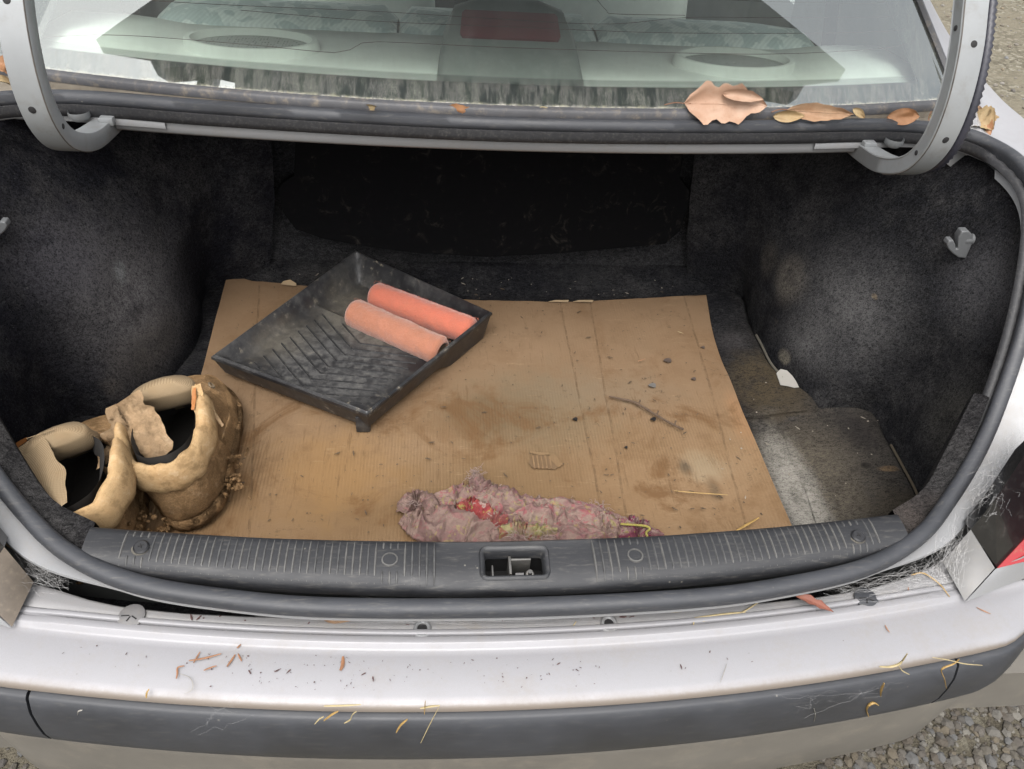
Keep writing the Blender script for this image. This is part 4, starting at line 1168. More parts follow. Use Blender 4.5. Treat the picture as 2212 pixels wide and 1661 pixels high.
# ------------------------------------------------------------------ paint rollers
def roller(name, a, c, rad, col, col2, label, seed):
    a, c = Vector(a), Vector(c); d = (c - a).normalized(); L = (c - a).length
    o = empty(name, (a + c) / 2 - Vector((0, 0, rad)), label, 'paint roller', 'pink roller sleeves in the paint tray')
    up = Vector((0, 0, 1)); sd_ = d.cross(up).normalized(); uu = sd_.cross(d)
    rows = []
    for i in range(70):
        t = i / 69; e = min(t, 1 - t) * L
        rr = rad * (1 - .28 * (1 - min(1, e / .009)) ** 2)
        row = []
        for j in range(64):
            an = 2 * math.pi * j / 64
            p = a + d * (L * t) + (sd_ * math.cos(an) + uu * math.sin(an)) * rr
            q = fbm(p, 3, 60, seed) * .0011 + fbm(p, 2, 260, seed) * .0007
            row.append(p + (sd_ * math.cos(an) + uu * math.sin(an)) * q)
        rows.append(row)
    rin = rad - .009
    for t in (1.0, .85):
        rows.append([a + d * (L * t) + (sd_ * math.cos(2 * math.pi * j / 64) + uu * math.sin(2 * math.pi * j / 64)) * rin for j in range(64)])
    rows = [[a + d * (L * t) + (sd_ * math.cos(2 * math.pi * j / 64) + uu * math.sin(2 * math.pi * j / 64)) * rin for j in range(64)] for t in (.15, 0.0)] + rows
    b = NB(name + '_pile'); v_ = b.pos()
    n1 = b.noise(v_, 22, 6, .7); n2 = b.noise(v_, 420, 4, .75)
    c_ = b.mix(b.ss(n1, .35, .7), col, col2)
    c_ = b.mix(b.math('MULTIPLY', b.ss(n2, .35, .7), .35), c_, tuple(min(1, x * 1.35) for x in col))
    sp = b.math('MULTIPLY', b.ss(b.vor(v_, 130), .04, .10, 1, 0), b.ss(b.noise(v_, 50, 2), .62, .68))
    c_ = b.mix(b.math('MULTIPLY', sp, .7), c_, (.12, .05, .03))
    b.p(Base_Color=c_, Roughness=.95, Specular_IOR_Level=.1, Sheen_Weight=.35, Sheen_Roughness=.5, Normal=b.bump(n2, .6, .0025))
    obj('sleeve', *loft(rows, cv=True), b.mat, o, angle=70)
    for t in (.02, .98):
        row = [[a + d * (L * t) + (sd_ * math.cos(2 * math.pi * j / 32) + uu * math.sin(2 * math.pi * j / 32)) * rr + d * q for j in range(32)] for rr, q in ((rin + .0005, -.001), (rin - .002, -.001), (rin - .002, .01 if t < .5 else -.01))]
        obj('core', *loft(row, cv=True), plain(name + '_core', (.25, .2, .14), .8), o)
    # pile fuzz standing off the surface
    Vf, Ff = [], []
    fr_ = random.Random(seed)
    for _ in range(2600):
        t, an = fr_.random(), fr_.uniform(-.3, math.pi + .3)
        n = sd_ * math.cos(an) + uu * math.sin(an)
        p = a + d * (L * t) + n * (rad * .99)
        q = (n + Vector((fr_.uniform(-1, 1), fr_.uniform(-1, 1), fr_.uniform(-.5, 1))) * .8).normalized()
        w = d * .00022; l = fr_.uniform(.0015, .0032)
        k = len(Vf); Vf += [p - w, p + w, p + q * l]; Ff.append((k, k + 1, k + 2))
    fz = obj('pile_fuzz', Vf, Ff, b.mat, o, smooth=False); fz['kind'] = 'stuff'
    return o
roller('paint_roller', at(806, 636, z=.594), at(1022, 718, z=.595), .0258, (.66, .185, .115), (.58, .19, .115), 'bright coral pink roller sleeve at the back wall of the black tray', 3)
roller('paint_roller', at(760, 674, z=.594), at(956, 761, z=.595), .0268, (.54, .225, .14), (.46, .19, .11), 'dusty faded salmon roller sleeve, nearer the ribs of the black tray', 8)

# ------------------------------------------------------------------ work boots
def mud_mat(name, col, col2, dirt, bst=.5):
    b = NB(name); v_ = b.pos()
    n1 = b.noise(v_, 18, 7, .7); n2 = b.noise(v_, 110, 6, .75); cr = b.vor(b.vmath('ADD', v_, b.vmath('SCALE', b.noise(v_, 40, 3, .6, 0, 1)).outputs[0]).outputs[0], 60, 'DISTANCE_TO_EDGE')
    c_ = b.ramp(n1, [(.32, col2), (.52, col), (.75, tuple(min(1, x * 1.25) for x in col))])
    c_ = b.mix(b.math('MULTIPLY', b.ss(n2, .52, .72), .45), c_, dirt)
    ck = b.math('MULTIPLY', b.ss(cr, .01, .075, 1, 0), b.ss(n1, .46, .58))
    c_ = b.mix(b.math('MULTIPLY', ck, .75), c_, tuple(x * .35 for x in col2))
    n4 = b.noise(v_, 48, 5, .65)
    c_ = b.mix(b.math('MULTIPLY', b.ss(n4, .36, .5, 1, 0), .55), c_, tuple(x * .5 for x in col2))
    c_ = b.mix(b.math('MULTIPLY', b.ss(n4, .56, .68), .4), c_, tuple(min(1, x * 1.2) for x in dirt))
    n5 = b.noise(v_, 330, 4, .7)
    c_ = b.mix(b.math('MULTIPLY', b.ss(n5, .42, .62, 1, 0), .45 if bst > .45 else .12), c_, tuple(x * .55 for x in col2))
    hh = b.math('ADD', b.math('ADD', b.math('SUBTRACT', n2, b.math('MULTIPLY', ck, 1.2)), b.math('MULTIPLY', n4, 1.5)), b.math('MULTIPLY', n5, .5 if bst > .45 else .1))
    b.p(Base_Color=c_, Roughness=.95, Specular_IOR_Level=.03, Normal=b.bump(hh, bst * 1.6, .004))
    return b.mat
M['suede'] = mud_mat('muddy_suede', (.62, .39, .20), (.48, .29, .14), (.70, .50, .31))
M['collar'] = mud_mat('worn_collar_leather', (.66, .45, .235), (.54, .34, .165), (.72, .54, .34), .28)
M['mud'] = mud_mat('dried_mud', (.56, .35, .18), (.42, .25, .12), (.66, .46, .27), .9)
M['seam'] = plain('dark_seam_thread', (.20, .115, .055), .9, 0, .3, 120)
M['tear'] = mud_mat('torn_leather', (.52, .36, .215), (.38, .25, .14), (.60, .45, .29), .4)
M['orange'] = plain('orange_lining_edge', (.45, .17, .04), .7, 0, .2, 60)
b = NB('mesh_lining'); v_ = b.objc()
wv = b.math('MULTIPLY', b.math('SINE', b.math('MULTIPLY', b.math('ADD', b.sep(v_)[0], b.sep(v_)[2]), 2 * math.pi / .0021)), b.math('SINE', b.math('MULTIPLY', b.math('SUBTRACT', b.sep(v_)[0], b.math('MULTIPLY', b.sep(v_)[2], 1.1)), 2 * math.pi / .0021)))
c_ = b.mix(b.ss(wv, -.2, .5), (.26, .18, .095), (.46, .34, .20))
c_ = b.mix(b.math('MULTIPLY', b.ss(b.noise(v_, 30, 4), .5, .7), .5), c_, (.33, .22, .11))
b.p(Base_Color=c_, Roughness=.85, Normal=b.bump(wv, .25, .0008))
M['meshlining'] = b.mat
M['insole'] = plain('dark_insole', (.02, .017, .014), .9, 0, .3, 40)
M['eyelet'] = plain('dull_eyelet', (.26, .20, .13), .6, .3, .2, 60)

def boot(heel, yaw, roll, label, wide, seed, cut):
    o = empty('work_boot', heel, label, 'boot', 'pair of muddy work boots')
    X = Matrix.Rotation(yaw, 4, 'Z') @ Matrix.Rotation(roll, 4, 'Y')
    def W(p):
        p = Vector(p)
        return Vector(heel) + X @ Vector((p.x * 1.30, p.y * .96, p.z * 1.10))
    NT = 72
    def ring(h, yb_, yf_, w, wf=None, amp=.0026, sq=.8):
        out = []
        for i in range(NT):
            a = 2 * math.pi * i / NT
            cy = (yb_ + yf_) / 2; ha = (yf_ - yb_) / 2
            y = cy - ha * math.copysign(abs(math.cos(a)) ** sq, math.cos(a))
            fr_ = (y - yb_) / max(1e-6, yf_ - yb_)
            ww = lerp(w, wf if wf is not None else w, sstep(.35, .8, fr_))
            x = ww * math.copysign(abs(math.sin(a)) ** sq, math.sin(a))
            q = fbm((x + seed, y, h), 4, 26) * amp * 1.6 + fbm((x, y + seed, h), 3, 80) * amp * .7
            n = Vector((x / max(w, .01), (y - cy) / max(ha, .01))).normalized() if (abs(x) + abs(y - cy)) > 1e-6 else Vector((0, 0))
            out.append((x + n.x * q, y + n.y * q, h))
        return out
    # sole and heel
    sol = [ring(0, .003, .292, .040, .049, .001), ring(.006, -.004, .297, .043, .053, .0014), ring(.018, -.006, .298, .044, .054, .002), ring(.0225, -.004, .296, .043, .053, .002), ring(.0235, .001, .29, .040, .050, .001)]
    V, F = loft([[W(p) for p in r_] for r_ in sol], cv=True); F.append(tuple(range(NT - 1, -1, -1)))
    obj('sole', V, F, M['mud'], o, angle=60)
    lv = [(.0225, .001, .290, .0395, .049), (.035, -.0015, .288, .0395, .049), (.050, -.001, .278, .0385, .047), (.0505, .0015, .276, .037, .046), (.066, .002, .255, .0375, .044), (.080, .002, .222, .038, .041), (.092, .002, .190, .0385, .040), (.103, .001, .166, .0395, .0405)]
    sh = [ring(*l) for l in lv]
    top = [(.112, .0005, .155, .0405), (.120, -.001, .150, .0415)]
    for h, a_, b2, w in top: sh.append(ring(h, a_, b2, w * lerp(1, wide, .4)))
    def gone(i, j):                                       # the open throat at the front
        a = abs(j / NT * 2 - 1)                           # 0 at the toe side
        return i >= 6 and a < lerp(.10, .24, (i - 6) / 3.0) * wide
    V, F = loft([[W(p) for p in r_] for r_ in sh], cv=True, skip=gone)
    obj('upper', V, F, M['suede'], o, angle=60)
    # heel counter: a second layer of leather with a raised edge
    hc = []
    for h, d in ((.026, .0012), (.030, .0030), (.055, .0034), (.078, .0032), (.084, .0010)):
        t = sstep(.02, .10, h); r_ = ring(h, lerp(-.001, .002, t) - d, lerp(.288, .21, t), lerp(.0395, .0385, t) + d, None, .0030)
        hc.append([W(p) for j, p in enumerate(r_) if True])
    keep = lambda j: abs(j / NT * 2 - 1) > (.56 + .05 * math.sin(j * 1.7))
    V, F = loft(hc, cv=True, skip=lambda i, j: not keep(j))
    obj('heel_counter', V, F, M['mud'] if not cut else M['suede'], o, angle=60)
    # seams round the heel
    dk = M['seam']
    for hh, gr_ in ((.0895, .0034),):
        r_ = ring(hh, .0015 - gr_, lerp(.288, .195, (hh - .03) / .06), .0390 + gr_, None, .0018)
        q_ = [W(p) for j, p in enumerate(r_) if abs(j / NT * 2 - 1) > .50]
        q_ = [W(p) for j, p in sorted([((j + NT // 2) % NT, p) for j, p in enumerate(r_) if abs(j / NT * 2 - 1) > .50])]
        obj('seam', *tube(q_, .0012, 5), dk, o)
    # padded collar rolled over the ankle opening
    rim = []
    base = ring(.121, -.001, .150, .0415 * wide, None, .0006)
    for j, p in enumerate(base):
        a = abs(j / NT * 2 - 1)
        if a < cut.get('cutl' if p[0] < 0 else 'cutr', .25 * wide): continue
        hgt = .006 + .017 * sstep(.95, .45, a) + .002 * math.sin(j * .9 + seed)
        rim.append((j, Vector((p[0], p[1], .116 + hgt))))
    rim.sort(key=lambda q: (q[0] + NT // 2) % NT)
    rim = [p for _, p in rim]
    # order from one front corner round the heel to the other
    st = max(range(len(rim)), key=lambda i: (rim[i] - rim[i - 1]).length)
    rim = rim[st:] + rim[:st]
    cyr = .075
    rows = []
    for i, p in enumerate(rim):
        out_ = Vector((p.x, (p.y - cyr) * .8, 0)).normalized()
        t = i / (len(rim) - 1); fat = .62 + .38 * sstep(0, .10, min(t, 1 - t))
        wr = .0012 * noise.noise(Vector((i * .35, seed, 0)))
        cr_ = 1 + .22 * noise.noise(Vector((i * .22, seed, 4)))
        sec = [W(p + out_ * (a_ * fat * cr_ + wr) + Vector((0, 0, b2 + wr + .0025 * noise.noise(Vector((i * .5, seed, 9))) * (b2 > -.004)))) for a_, b2 in
               ((.0040, -.040), (.0056, -.0385), (.0066, -.030), (.0070, -.018), (.0058, -.007), (.0028, .0005), (-.0015, .0030), (-.0060, .0008), (-.0085, -.006), (-.0092, -.015), (-.0090, -.028))]
        rows.append(sec)
    obj('collar', *loft(rows), M['collar'], o, angle=70)
    # mesh lining and dark footbed inside
    ins = [ring(.128, .012, .142, .031 * wide, None, .0006), ring(.10, .011, .145, .030), ring(.06, .012, .19, .031), ring(.03, .012, .24, .031), ring(.0285, .09, .10, .002)]
    V, F = loft([[W(p) for p in r_] for r_ in ins], cv=True, skip=lambda i, j: i < 1 and abs(j / NT * 2 - 1) < .2)
    obj('lining', V, F, M['insole'], o)
    # padded tongue standing at the throat
    rows = []
    for i in range(17):
        s_ = i / 16
        y = lerp(.178, .142, s_) - .010 * math.sin(math.pi * s_); z = lerp(.075, cut['tz'], s_)
        w = lerp(.024, .034, sstep(0, .55, s_)) * (1 - .45 * sstep(.80, 1.0, s_) ** 2); th = lerp(.008, .021, sstep(.1, .5, s_)) * (1 - .7 * sstep(.86, 1, s_))
        row = []
        for k in range(24):
            an = 2 * math.pi * k / 24
            cx_, sx_ = math.copysign(abs(math.cos(an)) ** .7, math.cos(an)), math.copysign(abs(math.sin(an)) ** .8, math.sin(an))
            x = w * cx_ + cut['tx'] * s_
            bow = -.010 * (cx_ ** 2) * s_
            p = Vector((x, y + th * sx_ + bow + cut['tb'] * s_ ** 2, z + .006 * cx_ * cut.get('tt', 0)))
            p += Vector((0, 1, 0)) * fbm((x, z, seed), 2, 30) * .002
            row.append(W(p))
        rows.append(row)
    V, F = loft(rows, cv=True); n = 24; F.append(tuple(range(n - 1, -1, -1))); F.append(tuple(len(V) - n + i for i in range(n)))
    tg = obj('tongue', V, F, M['meshlining'], o, angle=70)
    # stitched edge on the tongue
    if cut.get('stitch'):
        P = [W((x + cut['tx'] * .6, .137 + cut['tb'] * .4 - .001, z)) for x, z in ((-.016, .118), (-.020, .150), (.006, .152), (.016, .130))]
        obj('tongue_stitching', *tube(P, .0006, 5), M['cardpale'], tg)
    # torn flaps either side of the throat
    def flap(pts, wid, mat, name, curl, sd2):
        pts = spline([tuple(p) for p in pts], 22); rows = []
        for i, p in enumerate(pts):
            t = i / 21; row = []
            for k in range(9):
                q = k / 8 - .5
                jag = 1 + (.05 if mat is M['meshlining'] else .22) * noise.noise(Vector((i * .55, sd2, k * .0)))
                off = Vector(wid_dir) * (q * wid * jag * (.55 + .45 * math.sin(math.pi * (.15 + .7 * t))))
                nz = noise.noise(Vector((t * 4.2 + sd2, q * 3.0, 1.3)))
                row.append(p + X.to_3x3() @ off + X.to_3x3() @ Vector((nz * curl, nz * curl * .5, abs(q) * curl * .6)))
            rows.append(row)
        V, F = loft(rows); n0 = len(V)
        V2 = [v - X.to_3x3() @ Vector((.0016, -.0012, .0012)) for v in V]
        F = F + [tuple(reversed([k + n0 for k in f])) for f in F]
        return obj(name, V + V2, F, mat, o, angle=60)
    for nm, pts, wid, wid_dir, mt, curl in cut['flaps']:
        flap(pts, wid, M[mt], nm, curl, seed + len(pts) + wid * 100)
    for p, nrm in cut['eyelets']:
        nrm = (X.to_3x3() @ Vector(nrm)).normalized(); a = nrm.orthogonal().normalized(); c = nrm.cross(a); q = W(p)
        obj('eyelet', *tube([q + (a * math.cos(t) + c * 1.35 * math.sin(t)) * .0046 for t in [2 * math.pi * i / 14 for i in range(14)]], .0013, 6, closed=True), M['eyelet'], o)
    # cracked lumps of dried mud
    Vm, Fm = [], []
    mr = random.Random(seed)
    for c, r_, nn in cut['mud']:
        for _ in range(nn):
            k = len(Vm); q0 = W(Vector(c) + Vector((mr.gauss(0, r_), mr.gauss(0, r_ * 1.3), mr.gauss(0, r_ * .8)))); s0 = mr.uniform(.0018, .0042)
            for q in iv: Vm.append(q0 + q * s0 * (1 + .4 * noise.noise(q * 2 + Vector((k, 0, 0)))))
            Fm += [tuple(i + k for i in f) for f in if_]
    ml = obj('mud_lumps', Vm, Fm, M['mud'], o, smooth=False); ml['kind'] = 'stuff'
    return o
A = lambda u, v, y: at(u, v, y=y)
boot((-.428, .688, .5625), R(9), R(-6), 'upright muddy tan work boot on the cardboard, heel towards the sill', 1.0, 3.0,
     dict(cutl=.50, cutr=.26, tz=.150, tx=-.004, tb=-.006, tt=.5,
          flaps=[('torn_flap', [A(262, 868, .775), A(284, 898, .765), A(304, 930, .75), A(326, 962, .735), A(345, 992, .725)], .056, (.85, .1, .35), 'tear', .012),
                 ('torn_flap', [A(246, 896, .765), A(254, 918, .755), A(264, 944, .745)], .030, (.6, .2, .6), 'tear', .010),
                 ('eyelet_flap', [A(424, 832, .80), A(428, 855, .79), A(432, 885, .77), A(440, 915, .75)], .018, (.9, -.2, .3), 'collar', .003),
                 ('loose_strip', [A(440, 872, .80), A(456, 884, .785), A(470, 902, .775), A(482, 922, .765)], .008, (.4, .2, .7), 'tear', .003),
                 ('lining_edge', [A(318, 884, .80), A(326, 898, .79), A(330, 912, .78)], .016, (.7, -.2, .5), 'orange', .004),
                 ('lining_edge', [A(420, 838, .795), A(420, 858, .785), A(418, 885, .77)], .006, (.8, -.3, .2), 'orange', .002)],
          eyelets=[((.045, .138, .128), (1, .3, .5))],
          mud=[((.047, .045, .030), .0065, 46), ((.050, .09, .034), .006, 20), ((-.03, -.004, .02), .006, 14)]))
boot((-.520, .606, .5590), R(14), R(-10), 'leaning muddy tan work boot wedged in the left corner of the boot', 1.45, 11.0,
     dict(cutl=.55, cutr=.40, tz=.148, tx=-.004, tb=-.006, tt=.6, stitch=True,
          flaps=[('torn_flap', [A(240, 925, .76), A(246, 950, .75), A(240, 980, .735), A(222, 1008, .72)], .040, (.8, .1, .35), 'tear', .012),
                 ('torn_flap', [A(262, 965, .75), A(268, 990, .735), A(256, 1012, .725)], .030, (.8, .1, .3), 'tear', .010),
                 ('loose_strip', [A(222, 1012, .70), A(240, 1026, .69), A(258, 1040, .685), A(276, 1062, .68)], .011, (.3, .2, .8), 'tear', .005),
                 ('mesh_quarter', [A(48, 962, .715), A(62, 1000, .69), A(80, 1040, .66), A(94, 1078, .63), A(100, 1116, .60)], .075, (.95, .15, .25), 'meshlining', .004),
                 ('lining_edge', [A(100, 990, .75), A(116, 1010, .735), A(126, 1032, .72)], .016, (.7, -.2, .5), 'orange', .005),
                 ('lining_edge', [A(58, 950, .755), A(36, 965, .745), A(28, 990, .735)], .008, (.3, .2, .9), 'orange', .003)],
          eyelets=[((.056, .100, .118), (.4, -.6, .7))],
          mud=[((.044, .06, .03), .008, 20)]))

# ------------------------------------------------------------------ crumpled rag behind the sill
def rag_mat(name, a, c, hot, hotamt, seed):
    b = NB(name); v_ = b.mapv(b.pos(), (1, 1, 1), (0, 0, 0), (seed, seed * .3, 0))
    n1 = b.noise(v_, 26, 5, .6, 1.4); n2 = b.noise(v_, 48, 4, .6, 2.2); n3 = b.noise(v_, 420, 3, .7)
    c_ = b.mix(b.ss(n1, .38, .66), a, c)
    k1 = b.ss(n2, .56, .60); k2 = b.ss(b.noise(v_, 60, 3, .55, 1.8), .60, .64); k3 = b.ss(b.noise(v_, 38, 3, .55, 2.4), .62, .66)
    c_ = b.mix(b.math('MULTIPLY', k1, hotamt), c_, hot)
    c_ = b.mix(b.math('MULTIPLY', k2, hotamt * .8), c_, (.40, .36, .10))
    c_ = b.mix(b.math('MULTIPLY', k3, hotamt * .7), c_, (.17, .05, .10))
    c_ = b.mix(b.math('MULTIPLY', b.ss(n3, .4, .7), .22), c_, (.20, .15, .12))
    b.p(Base_Color=c_, Roughness=.95, Specular_IOR_Level=.1, Normal=b.bump(b.math('ADD', n3, b.math('MULTIPLY', b.noise(b.mapv(v_, (1, 2.5, 1)), 110, 3), 1.6)), .5, .0022))
    return b.mat
M['rag'] = rag_mat('faded_pink_cloth', (.295, .205, .172), (.235, .145, .132), (.32, .11, .12), .4, .0)
M['rag2'] = rag_mat('patterned_cloth', (.34, .25, .205), (.28, .155, .147), (.38, .09, .11), .6, 3.1)
M['ragred'] = rag_mat('red_print_cloth', (.34, .06, .06), (.29, .10, .09), (.40, .29, .25), 1.0, 6.2)
M['ragend'] = rag_mat('plum_print_cloth', (.36, .26, .22), (.22, .05, .09), (.25, .04, .10), 1.0, 9.7)
M['ragyel'] = plain('yellow_hem', (.36, .31, .07), .9, 0, .2, 60)
rag = empty('rag', at(1130, 1130, z=.56), 'crumpled faded pink patterned rag with frayed edges against the sill', 'rag')
def ridged(x, y, f, seed):
    v = 0; a = 1; t = 0
    for k in range(4):
        n = noise.noise(Vector((x * f + seed, y * f * 1.0 - seed, seed * .7 + k)))
        v += a * (1 - abs(n) * 2.0) ** 2; t += a; a *= .55; f *= 1.9; x, y = x * .86 + y * .5, y * .86 - x * .5
    return v / t
def lobe(name, line, widths, heights, mat, seed, amp=.010, f=20, nU=110, nV=46, parent=None):
    """a folded length of cloth lying along a line of (u, v) places"""
    pts = spline([tuple(at(u, v, z=.5635)) for u, v in line], nU)
    rows = []
    T = frames(pts)
    for i, p in enumerate(pts):
        t = i / (nU - 1)
        w = interp(t, np.linspace(0, 1, len(widths)), widths); h = interp(t, np.linspace(0, 1, len(heights)), heights)
        sd_ = Vector((T[i].y, -T[i].x, 0)).normalized(); row = []
        for j in range(nV):
            a = math.pi * (j / (nV - 1)); cx = math.cos(a); cz = math.sin(a)
            q0 = p + sd_ * (w * cx)
            wx = .6 * noise.noise(Vector((q0.x * 14, q0.y * 14, seed))) ; wy = .6 * noise.noise(Vector((q0.x * 14, q0.y * 14, seed + 7)))
            L_ = T[i].x * q0.x + T[i].y * q0.y; S_ = sd_.x * q0.x + sd_.y * q0.y
            rd = ridged(L_ * .55 + wx * .03, S_ * 1.3 + wy * .03, f, seed)
            edge = 1 + .16 * noise.noise(Vector((t * 9, seed, 2))) + .08 * noise.noise(Vector((t * 31, seed, 5)))
            q = p + sd_ * (w * edge * cx) + Vector((0, 0, max(0, h * cz ** .75 + (rd - .40) * amp * 2.1 * min(1, cz * 2.2))))
            q += sd_ * (noise.noise(Vector((L_ * 60, j * .2, seed))) * .0025)
            row.append(q)
        rows.append(row)
    return obj(name, *loft(rows), mat, parent or rag, angle=80)
lobe('cloth_back_fold', [(925, 1088), (1000, 1082), (1075, 1098), (1160, 1112), (1240, 1118), (1310, 1130), (1362, 1150)], [.012, .022, .026, .026, .026, .022, .010], [.006, .020, .024, .020, .022, .018, .005], M['rag2'], 1.3, .010, 20)
lobe('cloth_left_fold', [(872, 1115), (905, 1130), (960, 1142), (1020, 1150), (1075, 1168)], [.014, .030, .034, .030, .016], [.008, .022, .026, .020, .008], M['rag'], 5.1, .009, 13)
lobe('cloth_left_roll', [(868, 1112), (880, 1092), (905, 1085), (930, 1100), (925, 1130)], [.008, .013, .014, .013, .010], [.008, .018, .022, .026, .024], M['rag'], 7.7, .006, 20, 70, 30)
lobe('cloth_front_fold', [(1060, 1170), (1120, 1155), (1190, 1152), (1260, 1156), (1330, 1160)], [.012, .024, .028, .026, .016], [.010, .024, .028, .026, .012], M['rag'], 9.2, .011, 20)
lobe('cloth_centre_fold', [(1080, 1125), (1140, 1128), (1200, 1135), (1290, 1140), (1340, 1150)], [.010, .018, .020, .020, .010], [.014, .028, .030, .028, .012], M['rag2'], 12.4, .011, 22)
lobe('twisted_tail', [(1130, 1108), (1085, 1090), (1050, 1072), (1030, 1050), (1026, 1036)], [.018, .022, .017, .015, .009], [.022, .030, .026, .022, .010], M['rag'], 15.8, .007, 24, 70, 30)
lobe('red_fold', [(985, 1112), (1012, 1110), (1042, 1122), (1070, 1136), (1096, 1146)], [.006, .012, .012, .010, .006], [.024, .033, .034, .032, .026], M['ragred'], 3.3, .007, 30, 60, 28)
lobe('plum_end', [(1330, 1150), (1370, 1145), (1400, 1152), (1432, 1160)], [.012, .018, .014, .006], [.012, .018, .014, .005], M['ragend'], 21.5, .010, 28, 60, 28)
lobe('yellow_fold', [(1075, 1166), (1120, 1160), (1160, 1166), (1200, 1168)], [.006, .010, .009, .005], [.026, .032, .031, .025], rag_mat('lime_print_cloth', (.36, .33, .15), (.34, .24, .17), (.38, .06, .08), .6, 14.2), 25.5, .009, 30, 60, 24)
obj('hem', *tube(spline([tuple(at(u, v, z=.585)) for u, v in ((1340, 1132), (1370, 1134), (1396, 1137), (1404, 1143), (1396, 1150), (1399, 1160))], 30), .0018, 6), M['ragyel'], rag)
Vt, Ft = [], []
fr_ = random.Random(5)
def thread(p, n, l, rad=.00032, up=.4):
    pts = [Vector(p)]; d = Vector((fr_.uniform(-1, 1), fr_.uniform(-.6, 1), fr_.uniform(0, up))).normalized()
    for _ in range(n):
        d = (d + Vector((fr_.uniform(-1, 1), fr_.uniform(-1, 1), fr_.uniform(-.7, .5))) * .75).normalized()
        q = pts[-1] + d * l / n; q.z = max(q.z, .562); pts.append(q)
    v, f = tube(pts, rad, 4); o = len(Vt); Vt.extend(v); Ft.extend(tuple(i + o for i in q) for q in f)
for _ in range(150): thread(at(fr_.uniform(1168, 1312), 0, z=.57) if False else at(lerp(1165, 1310, fr_.random()), fr_.uniform(1092, 1108) + 6 * fr_.random(), z=.582), 5, fr_.uniform(.010, .022))
for _ in range(70): thread(at(fr_.gauss(1027, 7), fr_.gauss(1030, 8), z=.572), 5, fr_.uniform(.008, .016))
for _ in range(50): thread(at(fr_.uniform(1040, 1080), fr_.uniform(1050, 1085), z=.585), 4, fr_.uniform(.007, .013))
for _ in range(24): thread(at(fr_.uniform(870, 920), fr_.uniform(1085, 1092), z=.578), 4, fr_.uniform(.006, .012))
for _ in range(40): thread(at(fr_.uniform(1090, 1200), fr_.uniform(1150, 1166), z=.604), 4, fr_.uniform(.008, .018))
fg = obj('frayed_threads', Vt, Ft, plain('frayed_thread', (.31, .225, .20), .9, 0, .3, 200), rag); fg['kind'] = 'stuff'

# ------------------------------------------------------------------ twig, leaves, straw
M['twig'] = plain('twig_bark', (.12, .075, .045), .8, 0, .35, 120, .4, 500)
tw = [at(u, v, z=.5655) for u, v in ((1316, 856), (1342, 862), (1368, 868), (1392, 881), (1418, 897), (1450, 915), (1476, 928))]
def tg_scale(t): return (.9 + .25 * math.sin(t * 40) * .4) * lerp(.65, 1.0, sstep(0, .3, t)) * lerp(1, .85, t)
twig = empty('twig', at(1400, 888, z=.56), 'thin brown dry twig lying on the cardboard at right', 'twig')
obj('stem', *tube(spline([tuple(p) for p in tw], 50), .0024, 7, scale=tg_scale), M['twig'], twig)
for i in (18, 31, 43):
    p = spline([tuple(p) for p in tw], 50)[i]
    obj('bud', *tube([p, p + Vector((.003, .004, .002)), p + Vector((.005, .008, .002))], .0013, 6), M['twig'], twig)

def leaf_mat(name, a, c):
    b = NB(name); v_ = b.pos()
    n1 = b.noise(v_, 35, 5, .65); n2 = b.noise(v_, 220, 4, .7)
    c_ = b.mix(b.ss(n1, .35, .65), a, c)
    c_ = b.mix(b.math('MULTIPLY', b.ss(n2, .58, .72), .4), c_, tuple(x * .45 for x in c))
    b.p(Base_Color=c_, Roughness=.6, Specular_IOR_Level=.3, Normal=b.bump(n2, .2, .001), Subsurface_Weight=.0)
    return b.mat
LM = [leaf_mat('pale_dry_leaf', (.62, .42, .30), (.54, .33, .22)), leaf_mat('tan_dry_leaf', (.52, .34, .21), (.44, .26, .15)), leaf_mat('orange_dry_leaf', (.47, .25, .13), (.40, .19, .085)), leaf_mat('straw_leaf', (.52, .40, .22), (.44, .30, .15)), leaf_mat('rust_leaf', (.33, .13, .085), (.27, .10, .07))]
stem_m = plain('leaf_stem', (.28, .13, .07), .7)
